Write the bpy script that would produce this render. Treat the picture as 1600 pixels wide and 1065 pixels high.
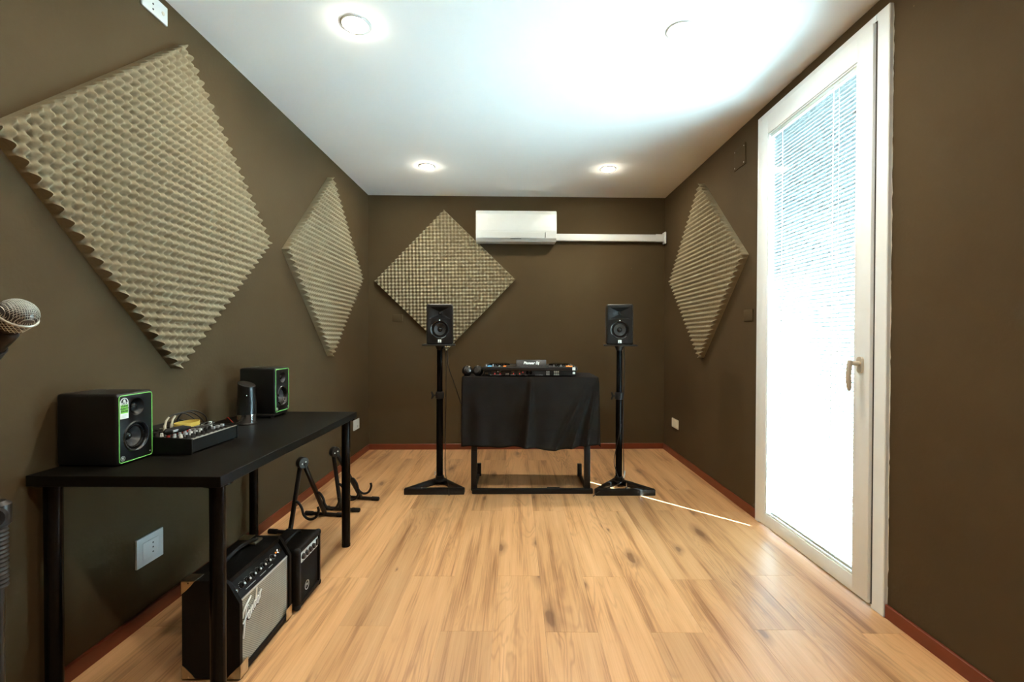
import bpy, bmesh, math, random
from mathutils import Vector, Matrix, Quaternion
random.seed(7)
PI = math.pi
for o in list(bpy.data.objects): bpy.data.objects.remove(o, do_unlink=True)
SC = bpy.context.scene
COL = SC.collection

# ------------------------------------------------------------------ camera, world, sun, exposure
def setup_camera():
    cd = bpy.data.cameras.new('camera'); cd.sensor_width = 36.0; cd.lens = 16.0; cd.clip_start = 0.02
    c = bpy.data.objects.new('camera', cd); COL.objects.link(c)
    p, y, r = math.radians(-0.60), math.radians(0.43), math.radians(0.138)
    fwd = Vector((0, math.cos(p), math.sin(p))); up = Vector((0, -math.sin(p), math.cos(p))); right = Vector((1, 0, 0))
    right, up = right*math.cos(r) + up*math.sin(r), up*math.cos(r) - right*math.sin(r)
    rz = Matrix.Rotation(y, 3, 'Z')
    right, up, fwd = rz @ right, rz @ up, rz @ fwd
    m = Matrix((right, up, -fwd)).transposed().to_4x4(); m.translation = (0, 0, 1.19)
    c.matrix_world = m
    SC.camera = c
setup_camera()
SUN_EL, SUN_STR, SKY_STR, LAMP_STR = 48.0, 112.0, 34.0, 570.0
SUN_DIR = Vector((-0.72*math.cos(math.radians(SUN_EL)), 0.695*math.cos(math.radians(SUN_EL)), -math.sin(math.radians(SUN_EL))))
def setup_world():
    w = bpy.data.worlds.new('sky'); SC.world = w; w.use_nodes = True
    nt = w.node_tree; bg = nt.nodes['Background']
    bg.inputs[0].default_value = (0.60, 0.83, 1.0, 1); bg.inputs[1].default_value = SKY_STR
    sd = bpy.data.lights.new('sun', 'SUN'); sd.energy = SUN_STR; sd.angle = math.radians(0.53); sd.color = (0.86, 0.95, 1.0)
    s = bpy.data.objects.new('sun', sd); COL.objects.link(s); s.location = (6, -4, 8)
    s.rotation_euler = SUN_DIR.to_track_quat('-Z', 'Y').to_euler()
setup_world()
vs = SC.view_settings
vs.view_transform = 'Standard'; vs.look = 'None'; vs.gamma = 1.0; vs.use_curve_mapping = False; vs.exposure = 0.15
SC.cycles.use_denoising = True
SC.cycles.max_bounces = 10; SC.cycles.diffuse_bounces = 6; SC.cycles.transparent_max_bounces = 16
SC.cycles.sample_clamp_indirect = 0.0
SC.cycles.caustics_reflective = False; SC.cycles.caustics_refractive = False

# ------------------------------------------------------------------ materials
def newmat(name):
    m = bpy.data.materials.new(name); m.use_nodes = True
    return m, m.node_tree, m.node_tree.nodes['Principled BSDF']
def rgba(c): return (c[0], c[1], c[2], 1)
def mat(name, col, rough=0.5, metal=0.0, var=0.0, vscale=30, bump=0.0, bscale=200, spec=None, coat=0.0, emit=None, estr=0.0):
    m, nt, b = newmat(name)
    b.inputs['Roughness'].default_value = rough; b.inputs['Metallic'].default_value = metal
    if spec is not None: b.inputs['Specular IOR Level'].default_value = spec
    if coat: b.inputs['Coat Weight'].default_value = coat; b.inputs['Coat Roughness'].default_value = 0.15
    tc = nt.nodes.new('ShaderNodeTexCoord')
    n = nt.nodes.new('ShaderNodeTexNoise'); n.inputs['Scale'].default_value = vscale; n.inputs['Detail'].default_value = 3
    nt.links.new(tc.outputs['Object'], n.inputs['Vector'])
    r = nt.nodes.new('ShaderNodeValToRGB')
    r.color_ramp.elements[0].position = 0.3; r.color_ramp.elements[1].position = 0.7
    r.color_ramp.elements[0].color = rgba([x*(1-var) for x in col]); r.color_ramp.elements[1].color = rgba([min(1, x*(1+var)) for x in col])
    nt.links.new(n.outputs[0], r.inputs[0]); nt.links.new(r.outputs[0], b.inputs['Base Color'])
    if bump:
        n2 = nt.nodes.new('ShaderNodeTexNoise'); n2.inputs['Scale'].default_value = bscale; n2.inputs['Detail'].default_value = 2
        nt.links.new(tc.outputs['Object'], n2.inputs['Vector'])
        bp = nt.nodes.new('ShaderNodeBump'); bp.inputs['Strength'].default_value = bump; bp.inputs['Distance'].default_value = 0.002
        nt.links.new(n2.outputs[0], bp.inputs['Height']); nt.links.new(bp.outputs[0], b.inputs['Normal'])
    if emit: b.inputs['Emission Color'].default_value = rgba(emit); b.inputs['Emission Strength'].default_value = estr
    return m

def wall_paint(name, col):
    m, nt, b = newmat(name); L = nt.links.new
    tc = nt.nodes.new('ShaderNodeNewGeometry')
    n = nt.nodes.new('ShaderNodeTexNoise'); n.inputs['Scale'].default_value = 1.3; n.inputs['Detail'].default_value = 5
    L(tc.outputs['Position'], n.inputs['Vector'])
    r = nt.nodes.new('ShaderNodeValToRGB'); r.color_ramp.elements[0].position = .3; r.color_ramp.elements[1].position = .7
    r.color_ramp.elements[0].color = rgba([x*.9 for x in col]); r.color_ramp.elements[1].color = rgba([x*1.1 for x in col])
    L(n.outputs[0], r.inputs[0])
    # a few small scuffs
    v = nt.nodes.new('ShaderNodeTexVoronoi'); v.inputs['Scale'].default_value = 3.1; L(tc.outputs['Position'], v.inputs['Vector'])
    lt = nt.nodes.new('ShaderNodeMath'); lt.operation = 'LESS_THAN'; lt.inputs[1].default_value = 0.012; L(v.outputs['Distance'], lt.inputs[0])
    mx = nt.nodes.new('ShaderNodeMix'); mx.data_type = 'RGBA'; mx.inputs[7].default_value = rgba([x*2.0 for x in col])
    L(lt.outputs[0], mx.inputs[0]); L(r.outputs[0], mx.inputs[6]); L(mx.outputs[2], b.inputs['Base Color'])
    b.inputs['Roughness'].default_value = .8; b.inputs['Specular IOR Level'].default_value = .12
    n2 = nt.nodes.new('ShaderNodeTexNoise'); n2.inputs['Scale'].default_value = 60; n2.inputs['Detail'].default_value = 4
    L(tc.outputs['Position'], n2.inputs['Vector'])
    bp = nt.nodes.new('ShaderNodeBump'); bp.inputs['Strength'].default_value = .25; bp.inputs['Distance'].default_value = .003
    L(n2.outputs[0], bp.inputs['Height']); L(bp.outputs[0], b.inputs['Normal'])
    return m

def wood_floor():
    m, nt, b = newmat('oak_laminate'); N = nt.nodes.new; L = nt.links.new
    geo = N('ShaderNodeNewGeometry'); oi = N('ShaderNodeObjectInfo')
    cx = N('ShaderNodeCombineXYZ')
    m1 = N('ShaderNodeMath'); m1.operation = 'MULTIPLY'; m1.inputs[1].default_value = 53.0; L(oi.outputs['Random'], m1.inputs[0])
    m2 = N('ShaderNodeMath'); m2.operation = 'MULTIPLY'; m2.inputs[1].default_value = 131.0; L(oi.outputs['Random'], m2.inputs[0])
    L(m1.outputs[0], cx.inputs[0]); L(m2.outputs[0], cx.inputs[1])
    add = N('ShaderNodeVectorMath'); L(geo.outputs['Position'], add.inputs[0]); L(cx.outputs[0], add.inputs[1])
    def mapped(sx, sy):
        mp = N('ShaderNodeMapping'); mp.inputs['Scale'].default_value = (sx, sy, 1); L(add.outputs[0], mp.inputs['Vector']); return mp
    # cathedral figure
    mp = mapped(7.0, 0.9)
    nz = N('ShaderNodeTexNoise'); nz.inputs['Scale'].default_value = 1.0; nz.inputs['Detail'].default_value = 3; nz.inputs['Distortion'].default_value = 0.6
    L(mp.outputs[0], nz.inputs['Vector'])
    sn = N('ShaderNodeMath'); sn.operation = 'MULTIPLY'; sn.inputs[1].default_value = 46.0; L(nz.outputs[0], sn.inputs[0])
    si = N('ShaderNodeMath'); si.operation = 'SINE'; L(sn.outputs[0], si.inputs[0])
    # fine fibres
    mp2 = mapped(160, 3.0)
    nf = N('ShaderNodeTexNoise'); nf.inputs['Scale'].default_value = 1.0; nf.inputs['Detail'].default_value = 4; L(mp2.outputs[0], nf.inputs['Vector'])
    # broad streaks
    mp3 = mapped(14, 0.8)
    nb = N('ShaderNodeTexNoise'); nb.inputs['Scale'].default_value = 1.0; nb.inputs['Detail'].default_value = 4; L(mp3.outputs[0], nb.inputs['Vector'])
    s1 = N('ShaderNodeMath'); s1.operation = 'MULTIPLY_ADD'; s1.inputs[1].default_value = 0.30; L(nf.outputs[0], s1.inputs[0])
    s2 = N('ShaderNodeMath'); s2.operation = 'MULTIPLY'; s2.inputs[1].default_value = 0.70; L(nb.outputs[0], s2.inputs[0])
    L(s2.outputs[0], s1.inputs[2])
    rp = N('ShaderNodeValToRGB'); cr = rp.color_ramp
    cr.elements[0].position = .36; cr.elements[0].color = (0.33, 0.150, 0.056, 1)
    cr.elements[1].position = .68; cr.elements[1].color = (0.74, 0.44, 0.220, 1)
    e = cr.elements.new(.48); e.color = (0.62, 0.34, 0.152, 1)
    L(s1.outputs[0], rp.inputs[0])
    # thin growth lines, strongest where the figure noise says so
    p4 = N('ShaderNodeMath'); p4.operation = 'POWER'; p4.inputs[1].default_value = 6.0
    ab = N('ShaderNodeMath'); ab.operation = 'ABSOLUTE'; L(si.outputs[0], ab.inputs[0]); L(ab.outputs[0], p4.inputs[0])
    mpm = mapped(5.0, 0.7); nm = N('ShaderNodeTexNoise'); nm.inputs['Scale'].default_value = 1.0; L(mpm.outputs[0], nm.inputs['Vector'])
    mm = N('ShaderNodeMapRange'); mm.inputs[1].default_value = .45; mm.inputs[2].default_value = .70; mm.inputs[3].default_value = 0.0; mm.inputs[4].default_value = .55; L(nm.outputs[0], mm.inputs[0])
    gl = N('ShaderNodeMath'); gl.operation = 'MULTIPLY'; L(p4.outputs[0], gl.inputs[0]); L(mm.outputs[0], gl.inputs[1])
    mg = N('ShaderNodeMix'); mg.data_type = 'RGBA'; mg.inputs[7].default_value = (0.24, 0.105, 0.040, 1); L(gl.outputs[0], mg.inputs[0]); L(rp.outputs[0], mg.inputs[6])
    # knots: small dark cores with a soft darker halo drawn out along the grain
    mpk = mapped(4.2, 1.45)
    nd = N('ShaderNodeTexNoise'); nd.inputs['Scale'].default_value = 5.0; L(mpk.outputs[0], nd.inputs['Vector'])
    vm = N('ShaderNodeVectorMath'); vm.operation = 'SCALE'; vm.inputs['Scale'].default_value = .16; L(nd.outputs['Color'], vm.inputs[0])
    va = N('ShaderNodeVectorMath'); L(mpk.outputs[0], va.inputs[0]); L(vm.outputs[0], va.inputs[1])
    vk = N('ShaderNodeTexVoronoi'); vk.voronoi_dimensions = '2D'; vk.inputs['Scale'].default_value = 1.0; L(va.outputs[0], vk.inputs['Vector'])
    sp = N('ShaderNodeSeparateColor'); L(vk.outputs['Color'], sp.inputs[0])
    ks = N('ShaderNodeMapRange'); ks.inputs[1].default_value = .58; ks.inputs[2].default_value = 1.0; ks.inputs[3].default_value = 0.003; ks.inputs[4].default_value = .24; L(sp.outputs[0], ks.inputs[0])
    dv = N('ShaderNodeMath'); dv.operation = 'DIVIDE'; L(vk.outputs['Distance'], dv.inputs[0]); L(ks.outputs[0], dv.inputs[1])
    kr = N('ShaderNodeValToRGB'); kr.color_ramp.elements[0].position = .28; kr.color_ramp.elements[0].color = (.80, .80, .80, 1)
    kr.color_ramp.elements[1].position = 1.0; kr.color_ramp.elements[1].color = (0, 0, 0, 1)
    e = kr.color_ramp.elements.new(.42); e.color = (.42, .42, .42, 1)
    L(dv.outputs[0], kr.inputs[0])
    mx = N('ShaderNodeMix'); mx.data_type = 'RGBA'; mx.inputs[7].default_value = (0.15, 0.062, 0.026, 1)
    L(kr.outputs[0], mx.inputs[0]); L(mg.outputs[2], mx.inputs[6])
    # plank tone
    hv = N('ShaderNodeHueSaturation')
    tv = N('ShaderNodeMapRange'); tv.inputs[3].default_value = .82; tv.inputs[4].default_value = 1.08
    L(oi.outputs['Random'], tv.inputs[0]); L(tv.outputs[0], hv.inputs['Value']); L(mx.outputs[2], hv.inputs['Color'])
    L(hv.outputs[0], b.inputs['Base Color'])
    b.inputs['Roughness'].default_value = .40; b.inputs['Specular IOR Level'].default_value = .7
    bp = N('ShaderNodeBump'); bp.inputs['Strength'].default_value = .08; bp.inputs['Distance'].default_value = .001
    L(nf.outputs[0], bp.inputs['Height']); L(bp.outputs[0], b.inputs['Normal'])
    return m

def glass_mat():
    m = bpy.data.materials.new('window_glass'); m.use_nodes = True; nt = m.node_tree; L = nt.links.new
    nt.nodes.remove(nt.nodes['Principled BSDF']); out = nt.nodes['Material Output']
    t = nt.nodes.new('ShaderNodeBsdfTransparent'); t.inputs[0].default_value = (.95, .985, .98, 1)
    g = nt.nodes.new('ShaderNodeBsdfGlossy'); g.inputs['Roughness'].default_value = .03
    lw = nt.nodes.new('ShaderNodeLayerWeight'); lw.inputs[0].default_value = .5
    pw = nt.nodes.new('ShaderNodeMath'); pw.operation = 'POWER'; pw.inputs[1].default_value = 5.0; L(lw.outputs['Facing'], pw.inputs[0])
    ma = nt.nodes.new('ShaderNodeMath'); ma.operation = 'MULTIPLY_ADD'; ma.inputs[1].default_value = .5; ma.inputs[2].default_value = .025; L(pw.outputs[0], ma.inputs[0])
    mx = nt.nodes.new('ShaderNodeMixShader'); L(ma.outputs[0], mx.inputs[0]); L(t.outputs[0], mx.inputs[1]); L(g.outputs[0], mx.inputs[2])
    L(mx.outputs[0], out.inputs[0])
    return m

def grille_mat():
    m, nt, b = newmat('silver_grille_cloth'); N = nt.nodes.new; L = nt.links.new
    tc = N('ShaderNodeTexCoord')
    sep = N('ShaderNodeSeparateXYZ'); L(tc.outputs['Object'], sep.inputs[0])
    def wave(sock, k):
        a = N('ShaderNodeMath'); a.operation = 'MULTIPLY'; a.inputs[1].default_value = k; L(sock, a.inputs[0])
        s = N('ShaderNodeMath'); s.operation = 'SINE'; L(a.outputs[0], s.inputs[0]); return s
    w1 = wave(sep.outputs[1], 2*PI/.0090); w2 = wave(sep.outputs[2], 2*PI/.0080)
    mu = N('ShaderNodeMath'); mu.operation = 'MULTIPLY'; L(w1.outputs[0], mu.inputs[0]); L(w2.outputs[0], mu.inputs[1])
    r = N('ShaderNodeValToRGB'); r.color_ramp.elements[0].position = .1; r.color_ramp.elements[0].color = (.09, .08, .06, 1)
    r.color_ramp.elements[1].position = .6; r.color_ramp.elements[1].color = (.44, .42, .34, 1)
    mr = N('ShaderNodeMapRange'); mr.inputs[1].default_value = -1; L(mu.outputs[0], mr.inputs[0]); L(mr.outputs[0], r.inputs[0])
    n = N('ShaderNodeTexNoise'); n.inputs['Scale'].default_value = 9; L(tc.outputs['Object'], n.inputs['Vector'])
    mx = N('ShaderNodeMix'); mx.data_type = 'RGBA'; mx.blend_type = 'MULTIPLY'; mx.inputs[0].default_value = .35
    L(r.outputs[0], mx.inputs[6]); L(n.outputs[0], mx.inputs[7]); L(mx.outputs[2], b.inputs['Base Color'])
    b.inputs['Roughness'].default_value = .55; b.inputs['Metallic'].default_value = .15
    return m

M = dict(
    wall=wall_paint('taupe_wall_paint', (0.070, 0.0488, 0.0240)),
    ceil=mat('white_ceiling_paint', (0.92, 0.935, 0.93), .9, var=.01, vscale=2),
    floor=wood_floor(),
    subfloor=mat('screed', (.2, .17, .13), .9),
    base=mat('cherry_baseboard', (0.15, 0.026, 0.007), .42, var=.15, vscale=6),
    white=mat('white_pvc', (0.79, 0.845, 0.87), .32, var=.01),
    plaster=mat('white_plaster_edge', (.75, .72, .64), .9, var=.1, bump=.5, bscale=80),
    shadow_gap=mat('dark_shadow_gap', (.03, .03, .028), .7),
    slat=mat('white_slat', (0.19, 0.212, 0.22), .45, var=.01),
    glass=glass_mat(),
    rail=mat('white_rail', (.72, .76, .76), .5, var=.01),
    handle=mat('champagne_metal', (.62, .56, .46), .35, .3),
    foam=mat('taupe_foam', (0.235, 0.20, 0.130), .95, var=.06, vscale=120, bump=.2, bscale=600, spec=.1),
    plastic_w=mat('white_plastic', (.62, .645, .635), .4, var=.01),
    plastic_g=mat('pale_grey_plastic', (.60, .62, .60), .45),
    hole=mat('black_recess', (.01, .01, .01), .8),
    black=mat('black_laminate', (0.0055, 0.0048, 0.0036), .5, var=.25, vscale=14, bump=.05, spec=.10),
    blackmetal=mat('black_gloss_metal', (0.004, 0.004, 0.004), .16, var=.1, spec=.10),
    blacksatin=mat('black_satin_metal', (0.007, 0.0065, 0.006), .38, var=.1, spec=.35),
    rubber=mat('black_rubber', (.008, .0075, .007), .75, bump=.3, bscale=300, spec=.3),
    vinyl=mat('black_vinyl', (.006, .0055, .005), .55, var=.2, vscale=80, bump=.6, bscale=420, spec=.14),
    blackplastic=mat('black_plastic', (.006, .006, .006), .34, var=.1, spec=.45),
    cone=mat('speaker_cone', (.05, .05, .05), .25, var=.1),
    surround=mat('rubber_surround', (.010, .010, .010), .25),
    green=mat('green_paint_line', (.20, .62, .13), .45),
    sticker=mat('white_sticker', (.78, .80, .76), .5),
    stickergreen=mat('green_sticker', (.22, .68, .06), .5),
    ink=mat('black_ink', (.012, .012, .012), .6),
    silver=mat('silver_print', (.62, .62, .60), .35, .4),
    chrome=mat('chrome', (.80, .80, .80), .12, 1.0),
    nickel=mat('aged_nickel', (.62, .52, .36), .32, 1.0, var=.15),
    cloth=mat('black_cloth', (.0125, .0102, .0085), .9, var=.12, vscale=8, bump=.25, bscale=900, spec=.10),
    grille=grille_mat(),
    knobgrey=mat('grey_knob', (.36, .38, .40), .4),
    knobwhite=mat('pale_knob', (.72, .74, .74), .4),
    knobred=mat('red_cap', (.70, .05, .03), .4),
    metalgrey=mat('mixer_panel', (.010, .0095, .008), .6, spec=.2),
    edge=mat('worn_steel_edge', (.50, .48, .44), .35, .8),
    yellow=mat('yellow_strap', (.62, .45, .08), .55),
    cable=mat('black_cable', (.015, .013, .012), .5),
    cream=mat('cream_plug', (.78, .73, .58), .4),
    mesh=mat('steel_mic_mesh', (.55, .57, .52), .4, .6),
    orange=mat('orange_pad_light', (.9, .30, .05), .5, emit=(1, .33, .06), estr=.35),
    blue=mat('blue_display_light', (.1, .4, .7), .5, emit=(.12, .5, .9), estr=.25),
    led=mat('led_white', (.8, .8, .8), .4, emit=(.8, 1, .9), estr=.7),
    lamp=mat('lamp_diffuser', (.9, .9, .9), .5, emit=(1.0, .90, .72), estr=LAMP_STR),
    terrace=mat('pale_terrace', (.58, .62, .63), .9, var=.08, vscale=3),
    outwall=mat('white_render', (.78, .76, .72), .9, var=.05, vscale=4),
)

# ------------------------------------------------------------------ mesh helpers
def box(bm, c, s, bev=0.0, seg=2, rot=None):
    g = bmesh.ops.create_cube(bm, size=1.0)
    vv = g['verts']
    bmesh.ops.scale(bm, vec=s, verts=vv)
    if bev > 0:
        ed = list({e for v in vv for e in v.link_edges})
        r = bmesh.ops.bevel(bm, geom=ed, offset=bev, segments=seg, profile=.5, affect='EDGES')
        vv = list({v for f in r['faces'] for v in f.verts} | {v for v in vv if v.is_valid})
    mt = Matrix.Translation(c)
    if rot is not None: mt = mt @ rot.to_4x4()
    bmesh.ops.transform(bm, matrix=mt, verts=vv)
    return vv
def bx(bm, x0, x1, y0, y1, z0, z1, bev=0.0, seg=2):
    return box(bm, ((x0+x1)/2, (y0+y1)/2, (z0+z1)/2), (abs(x1-x0), abs(y1-y0), abs(z1-z0)), bev, seg)
def tube(bm, pts, r, n=10, closed=False, cap=True):
    pts = [Vector(p) for p in pts]; k = len(pts)
    rs = r if isinstance(r, (list, tuple)) else [r]*k
    rings = []; prev = None; nrm = None
    for i, p in enumerate(pts):
        if closed: t = (pts[(i+1) % k] - pts[i-1]).normalized()
        else: t = (pts[min(i+1, k-1)] - pts[max(i-1, 0)]).normalized()
        if nrm is None:
            a = Vector((0, 0, 1)) if abs(t.z) < .9 else Vector((1, 0, 0))
            nrm = t.cross(a).normalized()
        else:
            nrm = (nrm - t*nrm.dot(t)).normalized()
        b = t.cross(nrm)
        rings.append([bm.verts.new(p + (nrm*math.cos(2*PI*j/n) + b*math.sin(2*PI*j/n))*rs[i]) for j in range(n)])
    m = k if closed else k-1
    for i in range(m):
        A, B = rings[i], rings[(i+1) % k]
        for j in range(n): bm.faces.new((A[j], A[(j+1) % n], B[(j+1) % n], B[j]))
    if cap and not closed:
        bm.faces.new(rings[0][::-1]); bm.faces.new(rings[-1])
def cyl(bm, p0, p1, r, n=20, r1=None):
    tube(bm, [p0, p1], [r, r if r1 is None else r1], n)
def lathe(bm, prof, n=32, mtx=None, cap0=True, cap1=True):
    """prof: list of (radius, height) about local Z"""
    mtx = mtx or Matrix.Identity(4); rings = []
    for (r, z) in prof:
        if r < 1e-6: rings.append([bm.verts.new(mtx @ Vector((0, 0, z)))])
        else: rings.append([bm.verts.new(mtx @ Vector((r*math.cos(2*PI*j/n), r*math.sin(2*PI*j/n), z))) for j in range(n)])
    for A, B in zip(rings, rings[1:]):
        if len(A) == 1 and len(B) == 1: continue
        for j in range(n):
            a, b2 = A[j % len(A)], A[(j+1) % len(A)]; c, d = B[(j+1) % len(B)], B[j % len(B)]
            if len(A) == 1: bm.faces.new((a, c, d))
            elif len(B) == 1: bm.faces.new((a, b2, d))
            else: bm.faces.new((a, b2, c, d))
    if cap0 and len(rings[0]) > 1: bm.faces.new(rings[0][::-1])
    if cap1 and len(rings[-1]) > 1: bm.faces.new(rings[-1])
def rrect(w, h, r, n=6):
    out = []
    for cx, cy, a0 in ((w/2-r, h/2-r, 0), (-w/2+r, h/2-r, 90), (-w/2+r, -h/2+r, 180), (w/2-r, -h/2+r, 270)):
        for i in range(n+1):
            a = math.radians(a0 + 90*i/n); out.append((cx + r*math.cos(a), cy + r*math.sin(a)))
    return out
def prism(bm, poly, d0, d1, mtx=None):
    """poly (a,b) in local XY extruded along Z from d0 to d1"""
    mtx = mtx or Matrix.Identity(4)
    A = [bm.verts.new(mtx @ Vector((x, y, d0))) for x, y in poly]; B = [bm.verts.new(mtx @ Vector((x, y, d1))) for x, y in poly]
    k = len(poly); bm.faces.new(A[::-1]); bm.faces.new(B)
    for i in range(k): bm.faces.new((A[i], A[(i+1) % k], B[(i+1) % k], B[i]))
def smooth_path(pts, k=6, closed=False):
    P = [Vector(p) for p in pts]; n = len(P); out = []
    rng = n if closed else n-1
    for i in range(rng):
        p1, p2 = P[i], P[(i+1) % n]
        p0 = P[i-1] if (i > 0 or closed) else p1; p3 = P[(i+2) % n] if (i+2 < n or closed) else p2
        for j in range(k):
            t = j/k
            out.append(.5*((2*p1) + (-p0+p2)*t + (2*p0-5*p1+4*p2-p3)*t*t + (-p0+3*p1-3*p2+p3)*t**3))
    if not closed: out.append(P[-1])
    return out
AX_X = Matrix(((0, 0, 1, 0), (1, 0, 0, 0), (0, 1, 0, 0), (0, 0, 0, 1)))      # local X->Y, Y->Z, Z->+X
AX_NY = Matrix(((1, 0, 0, 0), (0, 0, -1, 0), (0, 1, 0, 0), (0, 0, 0, 1)))    # local X->X, Y->Z, Z->-Y
def at(mtx, *loc): return Matrix.Translation(loc) @ mtx

def obj(name, bm, m, parent=None, smooth=None, loc=None):
    bmesh.ops.recalc_face_normals(bm, faces=bm.faces)
    me = bpy.data.meshes.new(name); bm.to_mesh(me); bm.free()
    me.materials.append(M[m] if isinstance(m, str) else m)
    if smooth is not None:
        for p in me.polygons: p.use_smooth = True
        me.set_sharp_from_angle(angle=math.radians(smooth))
    o = bpy.data.objects.new(name, me); COL.objects.link(o)
    if parent is not None: o.parent = parent
    if loc is not None: o.location = loc
    return o
def tag(o, label=None, cat=None, group=None, kind=None):
    if label: o['label'] = label
    if cat: o['category'] = cat
    if group: o['group'] = group
    if kind: o['kind'] = kind
    return o
def thing(name, label, cat, loc=(0, 0, 0), rotz=0.0, group=None, kind=None):
    o = bpy.data.objects.new(name, None); COL.objects.link(o); o.empty_display_size = .05
    o.location = loc; o.rotation_euler = (0, 0, rotz)
    return tag(o, label, cat, group, kind)
def copy_tree(o, parent=None):
    c = o.copy(); COL.objects.link(c); c.parent = parent
    for ch in o.children: copy_tree(ch, c)
    return c
def struct(name, bm, m, label, **k):
    return tag(obj(name, bm, m, **k), label, None, None, 'structure')
def NB(): return bmesh.new()
def cut(o, fill):
    """boolean-subtract a shape from o's mesh"""
    bm = NB(); fill(bm); bmesh.ops.recalc_face_normals(bm, faces=bm.faces)
    me = bpy.data.meshes.new('cutter'); bm.to_mesh(me); bm.free()
    c = bpy.data.objects.new('cutter', me); COL.objects.link(c)
    par = o.parent; o.parent = None
    md = o.modifiers.new('b', 'BOOLEAN'); md.operation = 'DIFFERENCE'; md.object = c; md.solver = 'EXACT'
    bpy.context.view_layer.update()
    dg = bpy.context.evaluated_depsgraph_get()
    nm = bpy.data.meshes.new_from_object(o.evaluated_get(dg))
    o.modifiers.clear(); old = o.data; o.data = nm; nm.name = old.name; bpy.data.meshes.remove(old)
    bpy.data.objects.remove(c, do_unlink=True); bpy.data.meshes.remove(me)
    o.parent = par
    for p in o.data.polygons: p.use_smooth = True
    o.data.set_sharp_from_angle(angle=math.radians(30))
def text(name, s, size, m, parent, mtx, depth=.0004, shear=0.0, bold=0.0, align='CENTER', space=1.0):
    cu = bpy.data.curves.new('t', 'FONT'); cu.body = s; cu.size = size; cu.extrude = depth; cu.shear = shear; cu.offset = bold
    cu.align_x = align; cu.align_y = 'CENTER'; cu.space_character = space; cu.resolution_u = 3
    t = bpy.data.objects.new('t', cu); COL.objects.link(t)
    bpy.context.view_layer.update()
    me = bpy.data.meshes.new_from_object(t.evaluated_get(bpy.context.evaluated_depsgraph_get()))
    bpy.data.objects.remove(t, do_unlink=True)
    me.transform(mtx); me.name = name; me.materials.clear(); me.materials.append(M[m])
    o = bpy.data.objects.new(name, me); COL.objects.link(o); o.parent = parent
    return o

# ------------------------------------------------------------------ room shell
XL, XR, HC = -1.536, 1.582, 2.656
YB = -1.60                      # wall behind the camera
def yback(x): return 4.747 + (x - XL)*(0.0995/(XR-XL))
DY0, DY1, DZ1 = 1.932, 2.968, 2.592      # door frame outer
WT = 0.50

bm = NB(); bx(bm, XL-.1, XR+WT, YB-.1, 5.0, -.10, -.0125)
floor = struct('floor', bm, 'subfloor', 'oak laminate plank floor with dark knots')
def plank(x0, x1, y0, y1):
    g = .0002; b = .0006
    x0 += g; x1 -= g; y0 += g; y1 -= g
    bm = NB(); cxx, cyy = (x0+x1)/2, (y0+y1)/2; hx, hy = (x1-x0)/2, (y1-y0)/2
    lo = [bm.verts.new((sx*hx, sy*hy, -.012)) for sx, sy in ((-1, -1), (1, -1), (1, 1), (-1, 1))]
    mi = [bm.verts.new((sx*hx, sy*hy, -b*.6)) for sx, sy in ((-1, -1), (1, -1), (1, 1), (-1, 1))]
    hi = [bm.verts.new((sx*(hx-b), sy*(hy-b), 0)) for sx, sy in ((-1, -1), (1, -1), (1, 1), (-1, 1))]
    bm.faces.new(lo[::-1]); bm.faces.new(hi)
    for A, B in ((lo, mi), (mi, hi)):
        for i in range(4): bm.faces.new((A[i], A[(i+1) % 4], B[(i+1) % 4], B[i]))
    obj('plank', bm, 'floor', floor, loc=(cxx, cyy, 0))
PW, PL = .2118, 1.27
for k in range(-8, 9):
    x0 = -.088 + k*PW; x1 = x0 + PW
    x0, x1 = max(x0, XL), min(x1, XR)
    if x1 - x0 < .01: continue
    y = (1.85 if k % 2 else 2.25) + random.uniform(-.03, .03)
    while y > YB: y -= PL
    while y < 4.9:
        a, b2 = max(y, YB), min(y+PL, 4.90)
        if b2 - a > .03: plank(x0, x1, a, b2)
        y += PL
bm = NB(); bx(bm, XL-.1, 2.32, YB-.1, 5.0, HC, HC+.16)
struct('ceiling', bm, 'ceil', 'flat white ceiling with recessed downlights')
bm = NB(); bx(bm, XL-.1, XL, YB-.1, 5.0, -.012, HC)
struct('wall_left', bm, 'wall', 'dark taupe painted wall on the left')
bm = NB()
bx(bm, XR, XR+WT, YB-.1, DY0+.004, -.012, HC); bx(bm, XR, XR+WT, DY1-.004, 5.0, -.012, HC)
bx(bm, XR, XR+WT, DY0+.004, DY1-.004, DZ1-.004, HC)
struct('wall_right', bm, 'wall', 'dark taupe painted wall with the glazed door')
bm = NB()
prism(bm, [(XL-.1, yback(XL-.1)), (XR+.1, yback(XR+.1)), (XR+.1, 5.0), (XL-.1, 5.0)], -.012, HC)
struct('wall_back', bm, 'wall', 'dark taupe painted end wall behind the deck table')
bm = NB(); bx(bm, XL-.1, XR+.1, YB-.1, YB, -.012, HC)
struct('wall_front', bm, 'wall', 'dark taupe wall opposite the deck table')
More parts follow.
